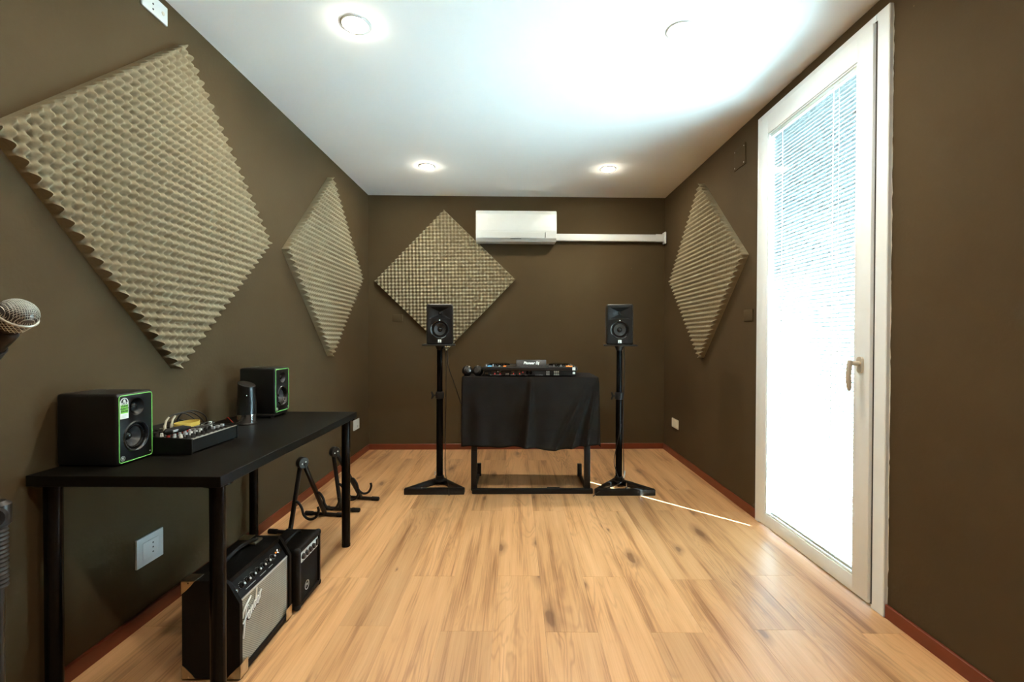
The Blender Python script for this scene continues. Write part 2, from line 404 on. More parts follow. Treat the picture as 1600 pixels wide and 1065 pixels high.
# baseboards
BH, BT = .058, .012
def bboard(name, p0, p1, nrm, label):
    bm = NB(); p0 = Vector(p0); p1 = Vector(p1); n = Vector(nrm)
    prof = [(0, 0), (BT, 0), (BT, BH-.004), (BT-.004, BH), (0, BH)]
    A = [bm.verts.new((p0.x+n.x*d, p0.y+n.y*d, z)) for d, z in prof]; B = [bm.verts.new((p1.x+n.x*d, p1.y+n.y*d, z)) for d, z in prof]
    bm.faces.new(A); bm.faces.new(B[::-1])
    for i in range(5): bm.faces.new((A[i], A[(i+1) % 5], B[(i+1) % 5], B[i]))
    return struct(name, bm, 'base', label)
bboard('baseboard_left', (XL, YB), (XL, yback(XL)), (1, 0), 'reddish cherry baseboard along the left wall')
br = bboard('baseboard_right', (XR, DY1), (XR, yback(XR)), (-1, 0), 'reddish cherry baseboard along the wall with the door')
bm = NB(); bx(bm, XR-BT, XR, YB, DY0, 0, BH, .002, 1); obj('baseboard_section', bm, 'base', br)
bboard('baseboard_back', (XL, yback(XL)), (XR, yback(XR)), (.0319, -.9995), 'reddish cherry baseboard along the end wall')

# outside: white reveal lining and terrace
bm = NB(); q0, q1 = XR+.072, XR+WT+.01
bx(bm, q0, q1, DY0+.004, DY0+.014, -.012, DZ1-.004); bx(bm, q0, q1, DY1-.014, DY1-.004, -.012, DZ1-.004); bx(bm, q0, q1, DY0+.014, DY1-.014, DZ1-.014, DZ1-.004)
bx(bm, q0, q1, DY0+.014, DY1-.014, -.030, -.002)
struct('trim_1', bm, 'outwall', 'white plastered reveal outside the glazed door')
bm = NB(); bx(bm, XR+WT, 14, -10, 14, -.16, -.06)
struct('terrace', bm, 'terrace', 'pale sunlit terrace outside the glazed door')

# ------------------------------------------------------------------ glazed door with blind between the panes
def build_door():
    d = thing('door_1', 'white glazed door with a venetian blind between its panes', None, (XR, (DY0+DY1)/2, 0), kind='structure')
    ox, oy = XR, (DY0+DY1)/2
    def P(name, bm, m, par=None, **k):
        bmesh.ops.translate(bm, vec=(-ox, -oy, 0), verts=bm.verts)
        return obj(name, bm, m, par or d, **k)
    # fixed frame : front plane 18 mm proud of the wall
    fx = XR-.018; bk = XR+.07
    bm = NB()
    bx(bm, fx, bk, DY0, DY0+.070, 0, DZ1, .003, 1)
    bx(bm, fx, bk, DY1-.045, DY1, 0, DZ1, .003, 1)
    bx(bm, fx, bk, DY0+.070, DY1-.045, DZ1-.050, DZ1, .003, 1)
    fr = P('door_frame', bm, 'white')
    bm = NB(); bx(bm, XR+.0, XR+.07, DY0+.07, DY1-.045, .0, .010); P('threshold', bm, 'handle')
    # ragged plaster edge along the frame
    bm = NB(); rr = random.Random(3); zz = 0.06; a = []
    while zz < DZ1: a.append((zz, rr.uniform(.001, .006))); zz += rr.uniform(.012, .05)
    A = [bm.verts.new((XR-.0015, DY0, z)) for z, w in a]; Bv = [bm.verts.new((XR-.0015, DY0-w, z)) for z, w in a]
    for i in range(len(a)-1): bm.faces.new((A[i], A[i+1], Bv[i+1], Bv[i]))
    P('paint_edge', bm, 'plaster', fr)
    # shadow gap: dark strip drawn in for the shade between sash and frame
    S0, S1, SZ0, SZ1 = 2.000, 2.928, .022, DZ1-.040     # sash outer
    bm = NB(); bx(bm, fx-.0008, fx+.02, S0-.006, S0+.01, .02, SZ1+.006); P('shadow_gap', bm, 'shadow_gap', fr)
    # sash
    sx0, sx1 = XR-.034, XR+.036
    G0, G1, GZ0, GZ1 = 2.092, 2.822, .098, 2.438          # glass opening
    bm = NB()
    bx(bm, sx0, sx1, S0, G0, SZ0, SZ1, .004, 2); bx(bm, sx0, sx1, G1, S1, SZ0, SZ1, .004, 2)
    bx(bm, sx0, sx1, G0-.004, G1+.004, SZ0, GZ0, .004, 2); bx(bm, sx0, sx1, G0-.004, G1+.004, GZ1, SZ1, .004, 2)
    sash = P('sash', bm, 'white', smooth=40)
    # glazing bead
    bm = NB(); bw = .010; x0, x1 = sx0+.004, sx0+.016
    bx(bm, x0, x1, G0, G0+bw, GZ0, GZ1, .003, 1); bx(bm, x0, x1, G1-bw, G1, GZ0, GZ1, .003, 1)
    bx(bm, x0, x1, G0, G1, GZ0, GZ0+bw, .003, 1); bx(bm, x0, x1, G0, G1, GZ1-bw, GZ1, .003, 1)
    P('glazing_bead', bm, 'white', sash)
    for xx in (XR-.0275, XR+.006):
        bm = NB(); bx(bm, xx-.001, xx+.001, G0, G1, GZ0, GZ1); P('pane', bm, 'glass', sash)
    # blind
    XS = XR-.0135
    B0, B1 = G0+.012, G1-.038
    bm = NB(); bx(bm, XS-.010, XS+.010, B0-.004, G1-.012, GZ1-.030, GZ1-.008, .002, 1)
    blind = P('blind', bm, 'rail')
    bm = NB(); bx(bm, XS-.009, XS+.009, B0, B1, GZ0+.010, GZ0+.026, .004, 2); P('bottom_rail', bm, 'silver', blind)
    pitch = .0205; w = .0165; tilt = math.radians(37)
    bm = NB(); prof = []
    for i in range(4):
        t = -1 + 2*i/3; prof.append((t*w/2, .0016*(1-t*t)))
    ca, sa = math.cos(tilt), math.sin(tilt)
    # inner edge (-x) higher, outer edge lower
    pr = [(px*ca - 0*pz, pz - px*sa) for px, pz in prof]
    th = .0004; hl = (B1-B0)/2
    T = [[bm.verts.new((px, s*hl, pz)) for px, pz in pr] for s in (-1, 1)]
    U = [[bm.verts.new((px, s*hl, pz-th)) for px, pz in pr] for s in (-1, 1)]
    for i in range(3):
        bm.faces.new((T[0][i], T[0][i+1], T[1][i+1], T[1][i])); bm.faces.new((U[0][i], U[1][i], U[1][i+1], U[0][i+1]))
    bm.faces.new((T[0][0], T[1][0], U[1][0], U[0][0])); bm.faces.new((T[0][3], U[0][3], U[1][3], T[1][3]))
    for s in (0, 1): bm.faces.new(T[s] + U[s][::-1])
    z = GZ1-.045
    first = obj('slat', bm, 'slat', blind, loc=(XS-ox, (B0+B1)/2-oy, z))
    while z - pitch > GZ0+.034:
        z -= pitch
        c = first.copy(); COL.objects.link(c); c.location.z = z
    for yy, r in ((B0+.155, .0022), (B1-.10, .0022), (B0+.115, .0012)):
        bm = NB(); cyl(bm, (XS-.0095, yy, GZ0+.02), (XS-.0095, yy, GZ1-.02), r, 6); P('ladder_cord', bm, 'rail', blind)
    # handle
    hy, hz = 2.048, 1.066
    bm = NB(); prism(bm, rrect(.032, .072, .0155, 6), 0, .010, Matrix.Translation((sx0, hy, hz)) @ Matrix(((0, 0, -1, 0), (1, 0, 0, 0), (0, 1, 0, 0), (0, 0, 0, 1))))
    h = P('handle', bm, 'handle', smooth=35)
    bm = NB(); cyl(bm, (sx0-.008, hy, hz+.006), (sx0-.048, hy, hz+.006), .010, 16)
    pts = smooth_path([(sx0-.048, hy, hz+.018), (sx0-.053, hy, hz-.01), (sx0-.056, hy, hz-.055), (sx0-.052, hy, hz-.115)], 5)
    tube(bm, pts, [.011]*(len(pts)-3) + [.010, .009, .007], 12)
    P('lever', bm, 'handle', h, smooth=50)
build_door()

# ------------------------------------------------------------------ foam panels
def foam_mesh():
    n_per, sm = 20, 10; side = 1.032; N = n_per*sm; th0, amp = .024, .034
    bm = NB(); V = []
    for i in range(N+1):
        row = []
        for j in range(N+1):
            a, b2 = 2*PI*i/sm, 2*PI*j/sm
            h = (.5 + .5*math.cos(a)*math.cos(b2))**.85
            row.append(bm.verts.new((side*(i/N-.5), side*(j/N-.5), th0 + amp*h)))
        V.append(row)
    for i in range(N):
        for j in range(N): bm.faces.new((V[i][j], V[i+1][j], V[i+1][j+1], V[i][j+1]))
    loop = [V[i][0] for i in range(N)] + [V[N][j] for j in range(N)] + [V[i][N] for i in range(N, 0, -1)] + [V[0][j] for j in range(N, 0, -1)]
    low = [bm.verts.new((v.co.x, v.co.y, 0)) for v in loop]
    k = len(loop)
    for i in range(k): bm.faces.new((loop[i], low[i], low[(i+1) % k], loop[(i+1) % k]))
    bm.faces.new(low[::-1])
    return bm
def place_foam(o, origin, ex, ey, ez, tilt):
    m = Matrix((ex, ey, ez)).transposed().to_4x4()
    o.matrix_world = Matrix.Translation(origin) @ m @ Matrix.Rotation(math.radians(45+tilt), 4, 'Z')
fo = obj('foam_panel', foam_mesh(), 'foam', smooth=60)
LX, LZ = Vector((1, 0, 0)), Vector((0, 0, 1)); LY = Vector((0, 1, 0))
panels = [((XL, 2.035, 1.772), LY, LZ, LX, -1.6, 'largest-looking egg-crate foam diamond on left wall above the desk'),
          ((XL, 3.708, 1.752), LY, LZ, LX, -.5, 'egg-crate foam diamond on left wall near the far corner'),
          ((-.733, yback(-.733), 1.770), Vector((1, .0319, 0)).normalized(), LZ, Vector((.0319, -1, 0)).normalized(), 1.0, 'egg-crate foam diamond on the end wall behind a studio monitor'),
          ((XR, 3.832, 1.742), -LY, LZ, -LX, 0.4, 'egg-crate foam diamond on the right wall beside the glazed door')]
for i, (og, ex, ey, ez, tl, lab) in enumerate(panels):
    o = fo if i == 0 else fo.copy()
    if i: COL.objects.link(o)
    place_foam(o, Vector(og), ex, ey, ez, tl); tag(o, lab, 'foam panel', 'egg-crate foam panels hung as diamonds')

# ------------------------------------------------------------------ downlights
def downlight(x, y, label):
    t = thing('downlight', label, 'ceiling light', (x, y, HC), group='recessed ceiling downlights')
    bm = NB(); lathe(bm, [(.056, 0), (.056, -.004), (.060, -.005), (.066, -.003), (.068, 0)], 40, cap0=False, cap1=False); obj('trim_ring', bm, 'plastic_w', t, smooth=50)
    bm = NB(); lathe(bm, [(.0555, -.002), (.054, -.006), (.046, -.0095), (.030, -.012), (0, -.013)], 40, cap0=False); obj('diffuser', bm, 'lamp', t, smooth=60)
for x, y, lab in ((-.758, 2.153, 'lit round downlight in ceiling, nearer one on the left'), (.785, 2.199, 'lit round downlight in ceiling, nearer one on the right'),
                  (-.770, 3.947, 'lit round downlight in ceiling above the left studio monitor'), (.808, 4.009, 'lit round downlight in ceiling above the right studio monitor'),
                  (-.75, .36, 'lit round downlight overhead at left, out of view'), (.77, .39, 'lit round downlight overhead at right, out of view')):
    downlight(x, y, lab)

# ------------------------------------------------------------------ air conditioner and duct
def build_ac():
    x0 = .0; yb = yback(x0)
    t = thing('air_conditioner', 'white wall-mounted split air conditioner above the deck table', 'air conditioner', (x0, yb, 2.152), math.atan(.0319))
    W, H, D = .815, .316, .205
    prof = [(0, .02), (0, H), (.13, H), (.185, H-.012), (D, H-.05), (D, .095), (D-.022, .030), (.15, .0), (.03, .0)]
    def ext(pr, w, mt, name, par, **k):
        bm = NB(); prism(bm, [(a, b2) for a, b2 in pr], -w/2, w/2, Matrix(((0, 0, 1, 0), (-1, 0, 0, 0), (0, 1, 0, 0), (0, 0, 0, 1)))); return obj(name, bm, mt, par, **k)
    body = ext(prof, W-.008, 'plastic_w', 'body', t)
    for s in (-1, 1):
        bm = NB(); prism(bm, [(a, b2) for a, b2 in [(0, .022), (0, H-.004), (.13, H-.004), (.183, H-.016), (D-.004, H-.052), (D-.004, .097), (D-.025, .034), (.15, .004), (.03, .004)]], s*(W/2-.004), s*W/2, Matrix(((0, 0, 1, 0), (-1, 0, 0, 0), (0, 1, 0, 0), (0, 0, 0, 1))))
        obj('end_cap', bm, 'plastic_w', t)
    bm = NB(); bx(bm, -W/2+.012, W/2-.012, -D-.004, -D+.002, .100, H-.052, .003, 2); obj('front_panel', bm, 'plastic_w', t, smooth=40)
    bm = NB(); bx(bm, -W/2+.06, W/2-.06, -D-.0045, -D-.0025, .133, .1355); obj('panel_groove', bm, 'plastic_g', t)
    # flap
    bm = NB(); A = [(-.36, -D+.0005, .088), (.29, -D+.0005, .088), (.29, -D+.019, .034), (-.36, -D+.019, .034)]
    v = [bm.verts.new(p) for p in A]; v2 = [bm.verts.new((p[0], p[1]-.005, p[2]-.002)) for p in A]
    bm.faces.new(v); bm.faces.new(v2[::-1])
    for i in range(4): bm.faces.new((v[i], v2[i], v2[(i+1) % 4], v[(i+1) % 4]))
    obj('flap', bm, 'plastic_g', t)
    bm = NB(); bx(bm, .292, .2945, -D-.002, -D+.018, .036, .086); obj('flap_joint', bm, 'hole', t)
    bm = NB(); bx(bm, -.06, .05, -D+.016, -D+.024, .0225, .0262); obj('intake_slot', bm, 'hole', t)
build_ac()
def build_duct():
    t = thing('cable_duct', 'white plastic trunking from the air conditioner to the right wall', 'cable duct', (.41, yback(.41), 2.19), math.atan(.0319))
    bm = NB(); bx(bm, 0, 1.130, -.058, 0, -.004, .068, .005, 2); obj('channel', bm, 'plastic_w', t, smooth=40)
    bm = NB(); bx(bm, 1.055, 1.142, -.061, 0, -.007, .071, .006, 2); obj('joint_cover', bm, 'plastic_w', t, smooth=40)
    bm = NB(); bx(bm, 1.142, 1.160, -.083, 0, -.030, .094, .008, 2); obj('wall_flange', bm, 'plastic_w', t, smooth=40)
build_duct()

# ------------------------------------------------------------------ sockets and blank plates
def plate_on_left(name, y0, y1, z0, z1, label, holes, m='plastic_w', insert=True):
    yc, zc = (y0+y1)/2, (z0+z1)/2
    t = thing(name, label, 'wall socket', (XL, yc, zc), group='white wall sockets')
    w, h = y1-y0, z1-z0
    bm = NB(); bx(bm, 0, .010, -w/2, w/2, -h/2, h/2, .003, 2); obj('cover_plate', bm, m, t, smooth=40)
    if insert: bm = NB(); bx(bm, .009, .0112, -w*.30, w*.30, -h*.30, h*.30, .001, 1); obj('module', bm, m, t)
    for (a, b2, r, mm) in holes:
        bm = NB(); cyl(bm, (.0100, a*w, b2*h), (.0118, a*w, b2*h), r, 12); obj('pin_hole', bm, mm, t)
plate_on_left('wall_socket', 1.817, 1.956, .240, .360, 'pale blue-white wall socket under the black desk', [(.08, .16, .0035, 'hole'), (.08, 0, .0035, 'hole'), (.08, -.16, .0035, 'hole')])
plate_on_left('wall_socket', 4.290, 4.440, .288, .386, 'small white wall socket just past the far end of the desk', [(.12, .18, .007, 'plastic_g'), (.12, -.20, .012, 'knobgrey')])
plate_on_left('wall_socket', 1.861, 1.997, 2.541, 2.620, 'white wall socket high on the left wall under the ceiling', [(-.1, .30, .0035, 'hole'), (-.1, .02, .0035, 'hole'), (-.1, -.26, .0035, 'hole'), (.30, -.02, .008, 'handle')], insert=False)
t = thing('wall_socket', 'small white wall socket low on the right wall', 'wall socket', (XR, 4.487, .334), group='white wall sockets')
bm = NB(); bx(bm, -.012, 0, -.085, .085, -.045, .045, .004, 2); obj('cover_plate', bm, 'cream', t, smooth=40)
bm = NB(); bx(bm, -.014, -.011, -.070, .070, -.034, .034, .002, 1); obj('module', bm, 'cream', t)
def blank(x, y, z, w, h, axis, label, screws=False):
    t = thing('blank_plate', label, 'cover plate', (x, y, z), group='wall-coloured blank plates')
    bm = NB()
    if axis == 'x': bx(bm, -.007, 0, -w/2, w/2, -h/2, h/2, .004, 2)
    else: bx(bm, -w/2, w/2, -.010, .004, -h/2, h/2, .003, 2)
    obj('cover_plate', bm, 'wall', t, smooth=40)
    if screws:
        for s in (-1, 1):
            for q in (-1, 1):
                bm = NB(); lathe(bm, [(.0, .0095), (.003, .009), (.004, .006)], 12, Matrix(((0, 0, -1, 0), (s*1.0, 0, 0, s*(w/2-.018)), (0, 1, 0, q*(h/2-.018)), (0, 0, 0, 1)))); obj('screw', bm, 'edge', t)
blank(XR, 3.10, 1.336, .120, .080, 'x', 'small taupe-painted blank plate beside the glazed door')
blank(XR, 3.235, 2.455, .165, .150, 'x', 'taupe-painted junction box cover with screws near the ceiling', True)
blank(-1.232, yback(-1.232), 1.378, .107, .073, 'y', 'taupe-painted blank plate on the end wall beside the foam')

# ------------------------------------------------------------------ desk
DT = .752
DX0, DX1, DYN, DYF = -1.524, -.914, 1.400, 2.615
def build_desk():
    t = thing('desk', 'long black desk with round metal legs against the left wall', 'desk', (-1.22, 2.0, 0))
    bm = NB(); bx(bm, DX0+1.22, DX1+1.22, DYN-2.0, DYF-2.0, DT-.034, DT, .0015, 1); obj('tabletop', bm, 'black', t)
    for x, y in ((-.957, 1.452), (-1.490, 1.452), (-.957, 2.560), (-1.484, 2.565)):
        bm = NB(); lathe(bm, [(.045, DT-.034), (.045, DT-.038), (.024, DT-.040), (.023, .014), (.024, .013), (.024, 0)], 24, Matrix.Translation((x+1.22, y-2.0, 0)), cap0=True)
        obj('leg', bm, 'blackmetal', t, smooth=40)
build_desk()

# ------------------------------------------------------------------ desktop speakers (front faces +X)
def woofer(parent, x, y, z, r, mtx, name='woofer', ringm='surround', conem='cone'):
    """driver about the local Z axis of mtx (Z is outward)"""
    T = at(mtx, x, y, z)
    bm = NB(); lathe(bm, [(r*.90, -.016), (r*.97, -.004), (r*1.03, .003), (r*1.10, .004), (r*1.16, .0)], 40, T, False, False); fr = obj(name, bm, ringm, parent, smooth=60)
    bm = NB(); lathe(bm, [(r*.92, -.012), (r*.88, -.005), (r*.82, -.0045), (r*.76, -.011), (r*.74, -.014)], 40, T, False, False); obj('surround', bm, 'surround', fr, smooth=60)
    bm = NB(); lathe(bm, [(r*.75, -.012), (r*.30, -.034)], 40, T, False, False); obj('cone', bm, conem, fr, smooth=60)
    bm = NB(); lathe(bm, [(r*.34, -.034), (r*.28, -.026), (r*.16, -.021), (0, -.019)], 28, T, False, False); obj('dust_cap', bm, 'surround', fr, smooth=60)
    return fr
def desk_speaker(loc, rotz, label, sticker, D=.205):
    W, H = .153, .242
    t = thing('desktop_speaker', label, 'speaker', loc, rotz, 'green-lined desktop speakers')
    bm = NB(); bx(bm, -D, 0, -W/2, W/2, 0, H, .010, 3); cab = obj('cabinet', bm, 'blackplastic', None, smooth=40)
    wz, wr = .088, .046; tz, ty = .190, .004
    cut(cab, lambda b: cyl(b, (-.05, 0, wz), (.02, 0, wz), wr*1.05, 40))
    cut(cab, lambda b: lathe(b, [(.015, -.022), (.030, .0), (.034, .01)], 36, at(AX_X, 0, ty, tz)))
    cab.parent = t
    woofer(t, 0, 0, wz, wr, AX_X)
    bm = NB(); lathe(bm, [(.015, -.020), (.013, -.010), (.008, -.006), (0, -.005)], 28, at(AX_X, 0, ty, tz), False, False); obj('tweeter', bm, 'surround', t, smooth=60)
    bm = NB(); path = [(.0006, a, b2 + H/2) for a, b2 in rrect(W-.016, H-.016, .009, 6)]; tube(bm, path, .0014, 6, closed=True); obj('outline', bm, 'green', t)['label'] = 'thin bright green outline'
    bm = NB(); lathe(bm, [(.0085, 0), (.0085, .0012), (.0072, .0012), (.0072, .0004)], 28, at(AX_X, 0, -W/2+.022, .022), False, False)
    prism(bm, [(-.003, -.004), (-.001, -.001), (-.004, .002), (-.002, .004), (.002, .0045), (.0035, .002), (.001, -.001), (.003, -.004)], 0, .001, at(AX_X, 0, -W/2+.022, .022)); obj('emblem', bm, 'silver', t)
    bm = NB(); cyl(bm, (0, W/2-.017, .022), (.001, W/2-.017, .022), .002, 10); obj('power_led', bm, 'plastic_g', t)
    if sticker:
        yc = -W/2+.0285; zc = .192
        o1 = [(-.0165+.0165-.0165, -.034), (.0165, -.034)] + [(.0165*math.cos(math.radians(a)), .020+.0165*math.sin(math.radians(a))) for a in range(0, 181, 15)]
        bm = NB(); prism(bm, o1, 0, .0006, at(AX_X, .0002, yc, zc-.002)); st = obj('sticker', bm, 'sticker', t); st['label'] = 'white and green round-topped sticker'
        bm = NB(); prism(bm, [(.0130*math.cos(math.radians(a)), .013*math.sin(math.radians(a))) for a in range(0, 181, 15)], 0, .0003, at(AX_X, .0008, yc, zc+.019)); obj('sticker_arch', bm, 'ink', st)
        bm = NB(); lathe(bm, [(.0045, 0), (.0045, .0003), (0, .0003)], 16, at(AX_X, .0011, yc, zc+.0255)); bx(bm, .0011, .0014, yc-.006, yc+.006, zc+.0195, zc+.0225); obj('sticker_figure', bm, 'sticker', st)
        bm = NB(); bx(bm, .0008, .0011, yc-.0145, yc+.0145, zc-.018, zc+.011); obj('sticker_band', bm, 'stickergreen', st)
        F = lambda z: at(AX_X, .0013, yc, z)
        text('lettering', 'CR-X', .0095, 'ink', st, F(zc+.0150), .0001, bold=.0002)
        for k, s in enumerate(('STUDIO', 'QUALITY', 'SOUND')): text('lettering', s, .0078, 'ink', st, F(zc+.0065-k*.0088), .0001, bold=.0003)
        for k in range(3):
            bm = NB(); bx(bm, .0008, .0010, yc-.012, yc+.012-.005*(k == 2), zc-.0235-k*.0045, zc-.0222-k*.0045); obj('fine_print', bm, 'plastic_g', st)
    return t
desk_speaker((-1.322, 1.574, DT), 0, 'black desktop speaker with white-green sticker, at near end of desk', True)
def build_pad():
    t = thing('isolation_pad', 'flat black isolation stand under the farther desktop speaker', 'speaker stand', (-1.36, 2.470, DT))
    bm = NB(); bx(bm, -.09, .080, -.075, .075, .010, .0225, .003, 2); obj('plate', bm, 'rubber', t, smooth=40)
    for s in (-1, 1):
        for q in (-.075, .066):
            bm = NB(); cyl(bm, (q, s*.062, 0), (q, s*.062, .012), .010, 14); obj('foot', bm, 'rubber', t, smooth=40)
build_pad()
desk_speaker((-1.275, 2.478, DT+.0225), 0, 'black desktop speaker without sticker, at far end of desk', False, .19)

# ------------------------------------------------------------------ audio mixer
def build_mixer():
    W, D = .280, .255          # along y, along x
    t = thing('audio_mixer', 'small black audio mixer with rows of knobs on the desk', 'mixer', (-1.190, 1.655, DT))
    # local: x from -D..0 (0 is the edge toward the room), y 0..W
    zf, zb = .054, .068
    bm = NB(); prism(bm, [(0, .006), (0, zf), (-D*.72, zf+.010), (-D, zf+.024), (-D, .006)], 0.004, W-.004, Matrix(((1, 0, 0, 0), (0, 0, 1, 0), (0, 1, 0, 0), (0, 0, 0, 1)))); obj('body', bm, 'metalgrey', t)
    for y0 in (0, W-.006):
        bm = NB(); prism(bm, [(.004, .002), (.004, zf+.004), (-D*.72, zf+.014), (-D-.002, zf+.028), (-D-.002, .002)], y0, y0+.006, Matrix(((1, 0, 0, 0), (0, 0, 1, 0), (0, 1, 0, 0), (0, 0, 0, 1)))); obj('side_cheek', bm, 'blackplastic', t)
    bm = NB(); bx(bm, -.003, .0035, .006, W-.006, zf-.0005, zf+.003, .001, 1); obj('front_edge', bm, 'edge', t)['label'] = 'worn pale metal edge'
    for a, b2 in ((.02, .02), (.02, W-.02), (-D+.03, .02), (-D+.03, W-.02)):
        bm = NB(); cyl(bm, (a-.03 if a > 0 else a, b2, 0), (a-.03 if a > 0 else a, b2, .007), .008, 10); obj('foot', bm, 'rubber', t)
    def ztop(x): return zf + (-x)/(D*.72)*.010 if x > -D*.72 else zf+.010 + (-x-D*.72)/(D*.28)*.014
    caps = {0: 'knobgrey', 1: 'knobgrey', 2: 'knobgrey', 3: 'knobwhite', 4: 'knobwhite'}
    shared = {}
    def knob(x, y, m, r=.0055, h=.013):
        key = (m, r, h)
        if key not in shared:
            bm = NB(); lathe(bm, [(r*1.15, 0), (r*1.1, h*.25), (r, h*.3), (r*.88, h), (0, h)], 12); shared[key] = obj('knob', bm, m, t, smooth=45); o = shared[key]
        else:
            o = shared[key].copy(); COL.objects.link(o)
        o.location = (x, y, ztop(x))
    for j in range(8):
        y = .026 + j*.0265
        for i in range(6):
            x = -.030 - i*.024
            if j < 5: m = ('knobwhite' if j % 2 == 0 else 'knobgrey') if i in (1, 4) else ('knobred' if i == 3 else ('blackplastic' if i in (0, 5) else 'knobgrey'))
            else: m = 'knobgrey' if i > 1 else 'blackplastic'
            if i == 0 and j >= 5: continue
            knob(x, y, m)
    for j in range(3):
        y = .186 + j*.028
        bm = NB(); bx(bm, -.062, -.022, y-.0012, y+.0012, ztop(-.03), ztop(-.06)+.0015); obj('fader_slot', bm, 'hole', t)
        bm = NB(); bx(bm, -.047, -.033, y-.005, y+.005, ztop(-.04), ztop(-.04)+.012, .002, 1); obj('fader_cap', bm, 'knobgrey', t)
    knob(-.085, .235, 'knobwhite', .007, .020)
    for j in range(7):
        bm = NB(); lathe(bm, [(.010, 0), (.010, .004), (.0055, .004), (.0055, .0005), (0, .0005)], 16, Matrix.Translation((-D*.80, .028+j*.034, ztop(-D*.80)-.001))); obj('jack_socket', bm, 'edge' if j % 2 else 'blackplastic', t)
    for j in range(8):
        bm = NB(); bx(bm, -.013, -.011, .026+j*.0265-.007, .026+j*.0265+.007, ztop(-.012)-.0005, ztop(-.012)+.0006); obj('scribble_mark', bm, 'plastic_g', t)
    return ztop
zt = build_mixer()
# plugs and cables on the mixer (world coordinates)
def cable(name, pts, r, label, m='cable', k=6, group=None, cat='cable'):
    o0 = Vector(pts[0]); bm = NB(); tube(bm, smooth_path([Vector(p)-o0 for p in pts], k), r, 8)
    o = obj(name, bm, m, smooth=60); o.location = o0
    return tag(o, label, cat, group)
def plug_cable(y, m, label, far):
    bx_, zb = -1.367, DT + .070
    t = thing('patch_cable', label, 'cable', (bx_, y, zb), group='cables plugged into the mixer')
    bm = NB(); tube(bm, [(0, 0, -.006), (0, 0, .016), (.001, .001, .018), (.002, .004, .034), (.008, .012, .048)], [.0055, .0055, .0045, .004, .003], 10); obj('plug', bm, m, t, smooth=50)
    bm = NB(); P = [(.008, .012, .048), (.018, .036, .056), (.028, .075, .050), (.036, .12, .016)] + far
    tube(bm, smooth_path(P, 6), .0027, 8); obj('cord', bm, 'cable', t, smooth=60)
plug_cable(1.762, 'cream', 'black cable with a cream plug standing in the mixer, nearer one', [(.03, .18, -.030), (-.03, .26, -.0655), (-.10, .30, -.066)])
plug_cable(1.796, 'cream', 'black cable with a cream plug standing in the mixer, farther one', [(.03, .17, -.035), (-.02, .24, -.0655), (-.11, .30, -.066)])
plug_cable(1.826, 'blackplastic', 'black cable with a slim black plug standing in the mixer', [(.01, .15, -.040), (-.05, .20, -.0655), (-.11, .24, -.066)])
def build_strap():
    bm = NB(); N_ = 26; R0 = Vector((-1.318, 1.815, DT+.0755))
    path = [Vector((.034*math.cos(a), .052*math.sin(a), 0)) for a in [2*PI*i/N_ for i in range(N_)]]
    lo = []
    for i, p in enumerate(path):
        n = Vector((p.x/.034**2, p.y/.052**2, 0)).normalized()
        lo.append([bm.verts.new(p + n*d + Vector((0, 0, z))) for d, z in ((0, 0), (.002, 0), (.002, .016), (0, .016))])
    for i in range(N_):
        A, B = lo[i], lo[(i+1) % N_]
        for j in range(4): bm.faces.new((A[j], A[(j+1) % 4], B[(j+1) % 4], B[j]))
    o = obj('strap_loop', bm, 'yellow', smooth=40); o.location = R0
    tag(o, 'yellow strap loop lying on top of the mixer', 'strap')
build_strap()
def build_adapter():
    t = thing('adapter_lead', 'black clip-on adapter lead lying across the mixer knobs', 'cable', (-1.285, 1.665, DT+.082))
    bm = NB(); tube(bm, [(-.004, -.008, 0), (0, 0, 0), (.004, .03, 0), (.008, .07, -.001), (.012, .105, -.004)], [.006, .012, .0125, .012, .005], 12); obj('housing', bm, 'rubber', t, smooth=50)
    bm = NB(); bx(bm, .012, .0165, .012, .040, -.004, .004, .001, 1); obj('label_patch', bm, 'blue', t) if False else obj('label_patch', bm, 'knobgrey', t)
    for q in (-.006, .004, .012):
        bm = NB(); tube(bm, smooth_path([(.012, .10, -.004), (.03+q, .15, -.007), (.01+2*q, .21, -.006), (-.03, .30, -.020), (-.06, .36, -.079)], 5), .0024, 7); obj('wire', bm, 'cable', t, smooth=60)
build_adapter()

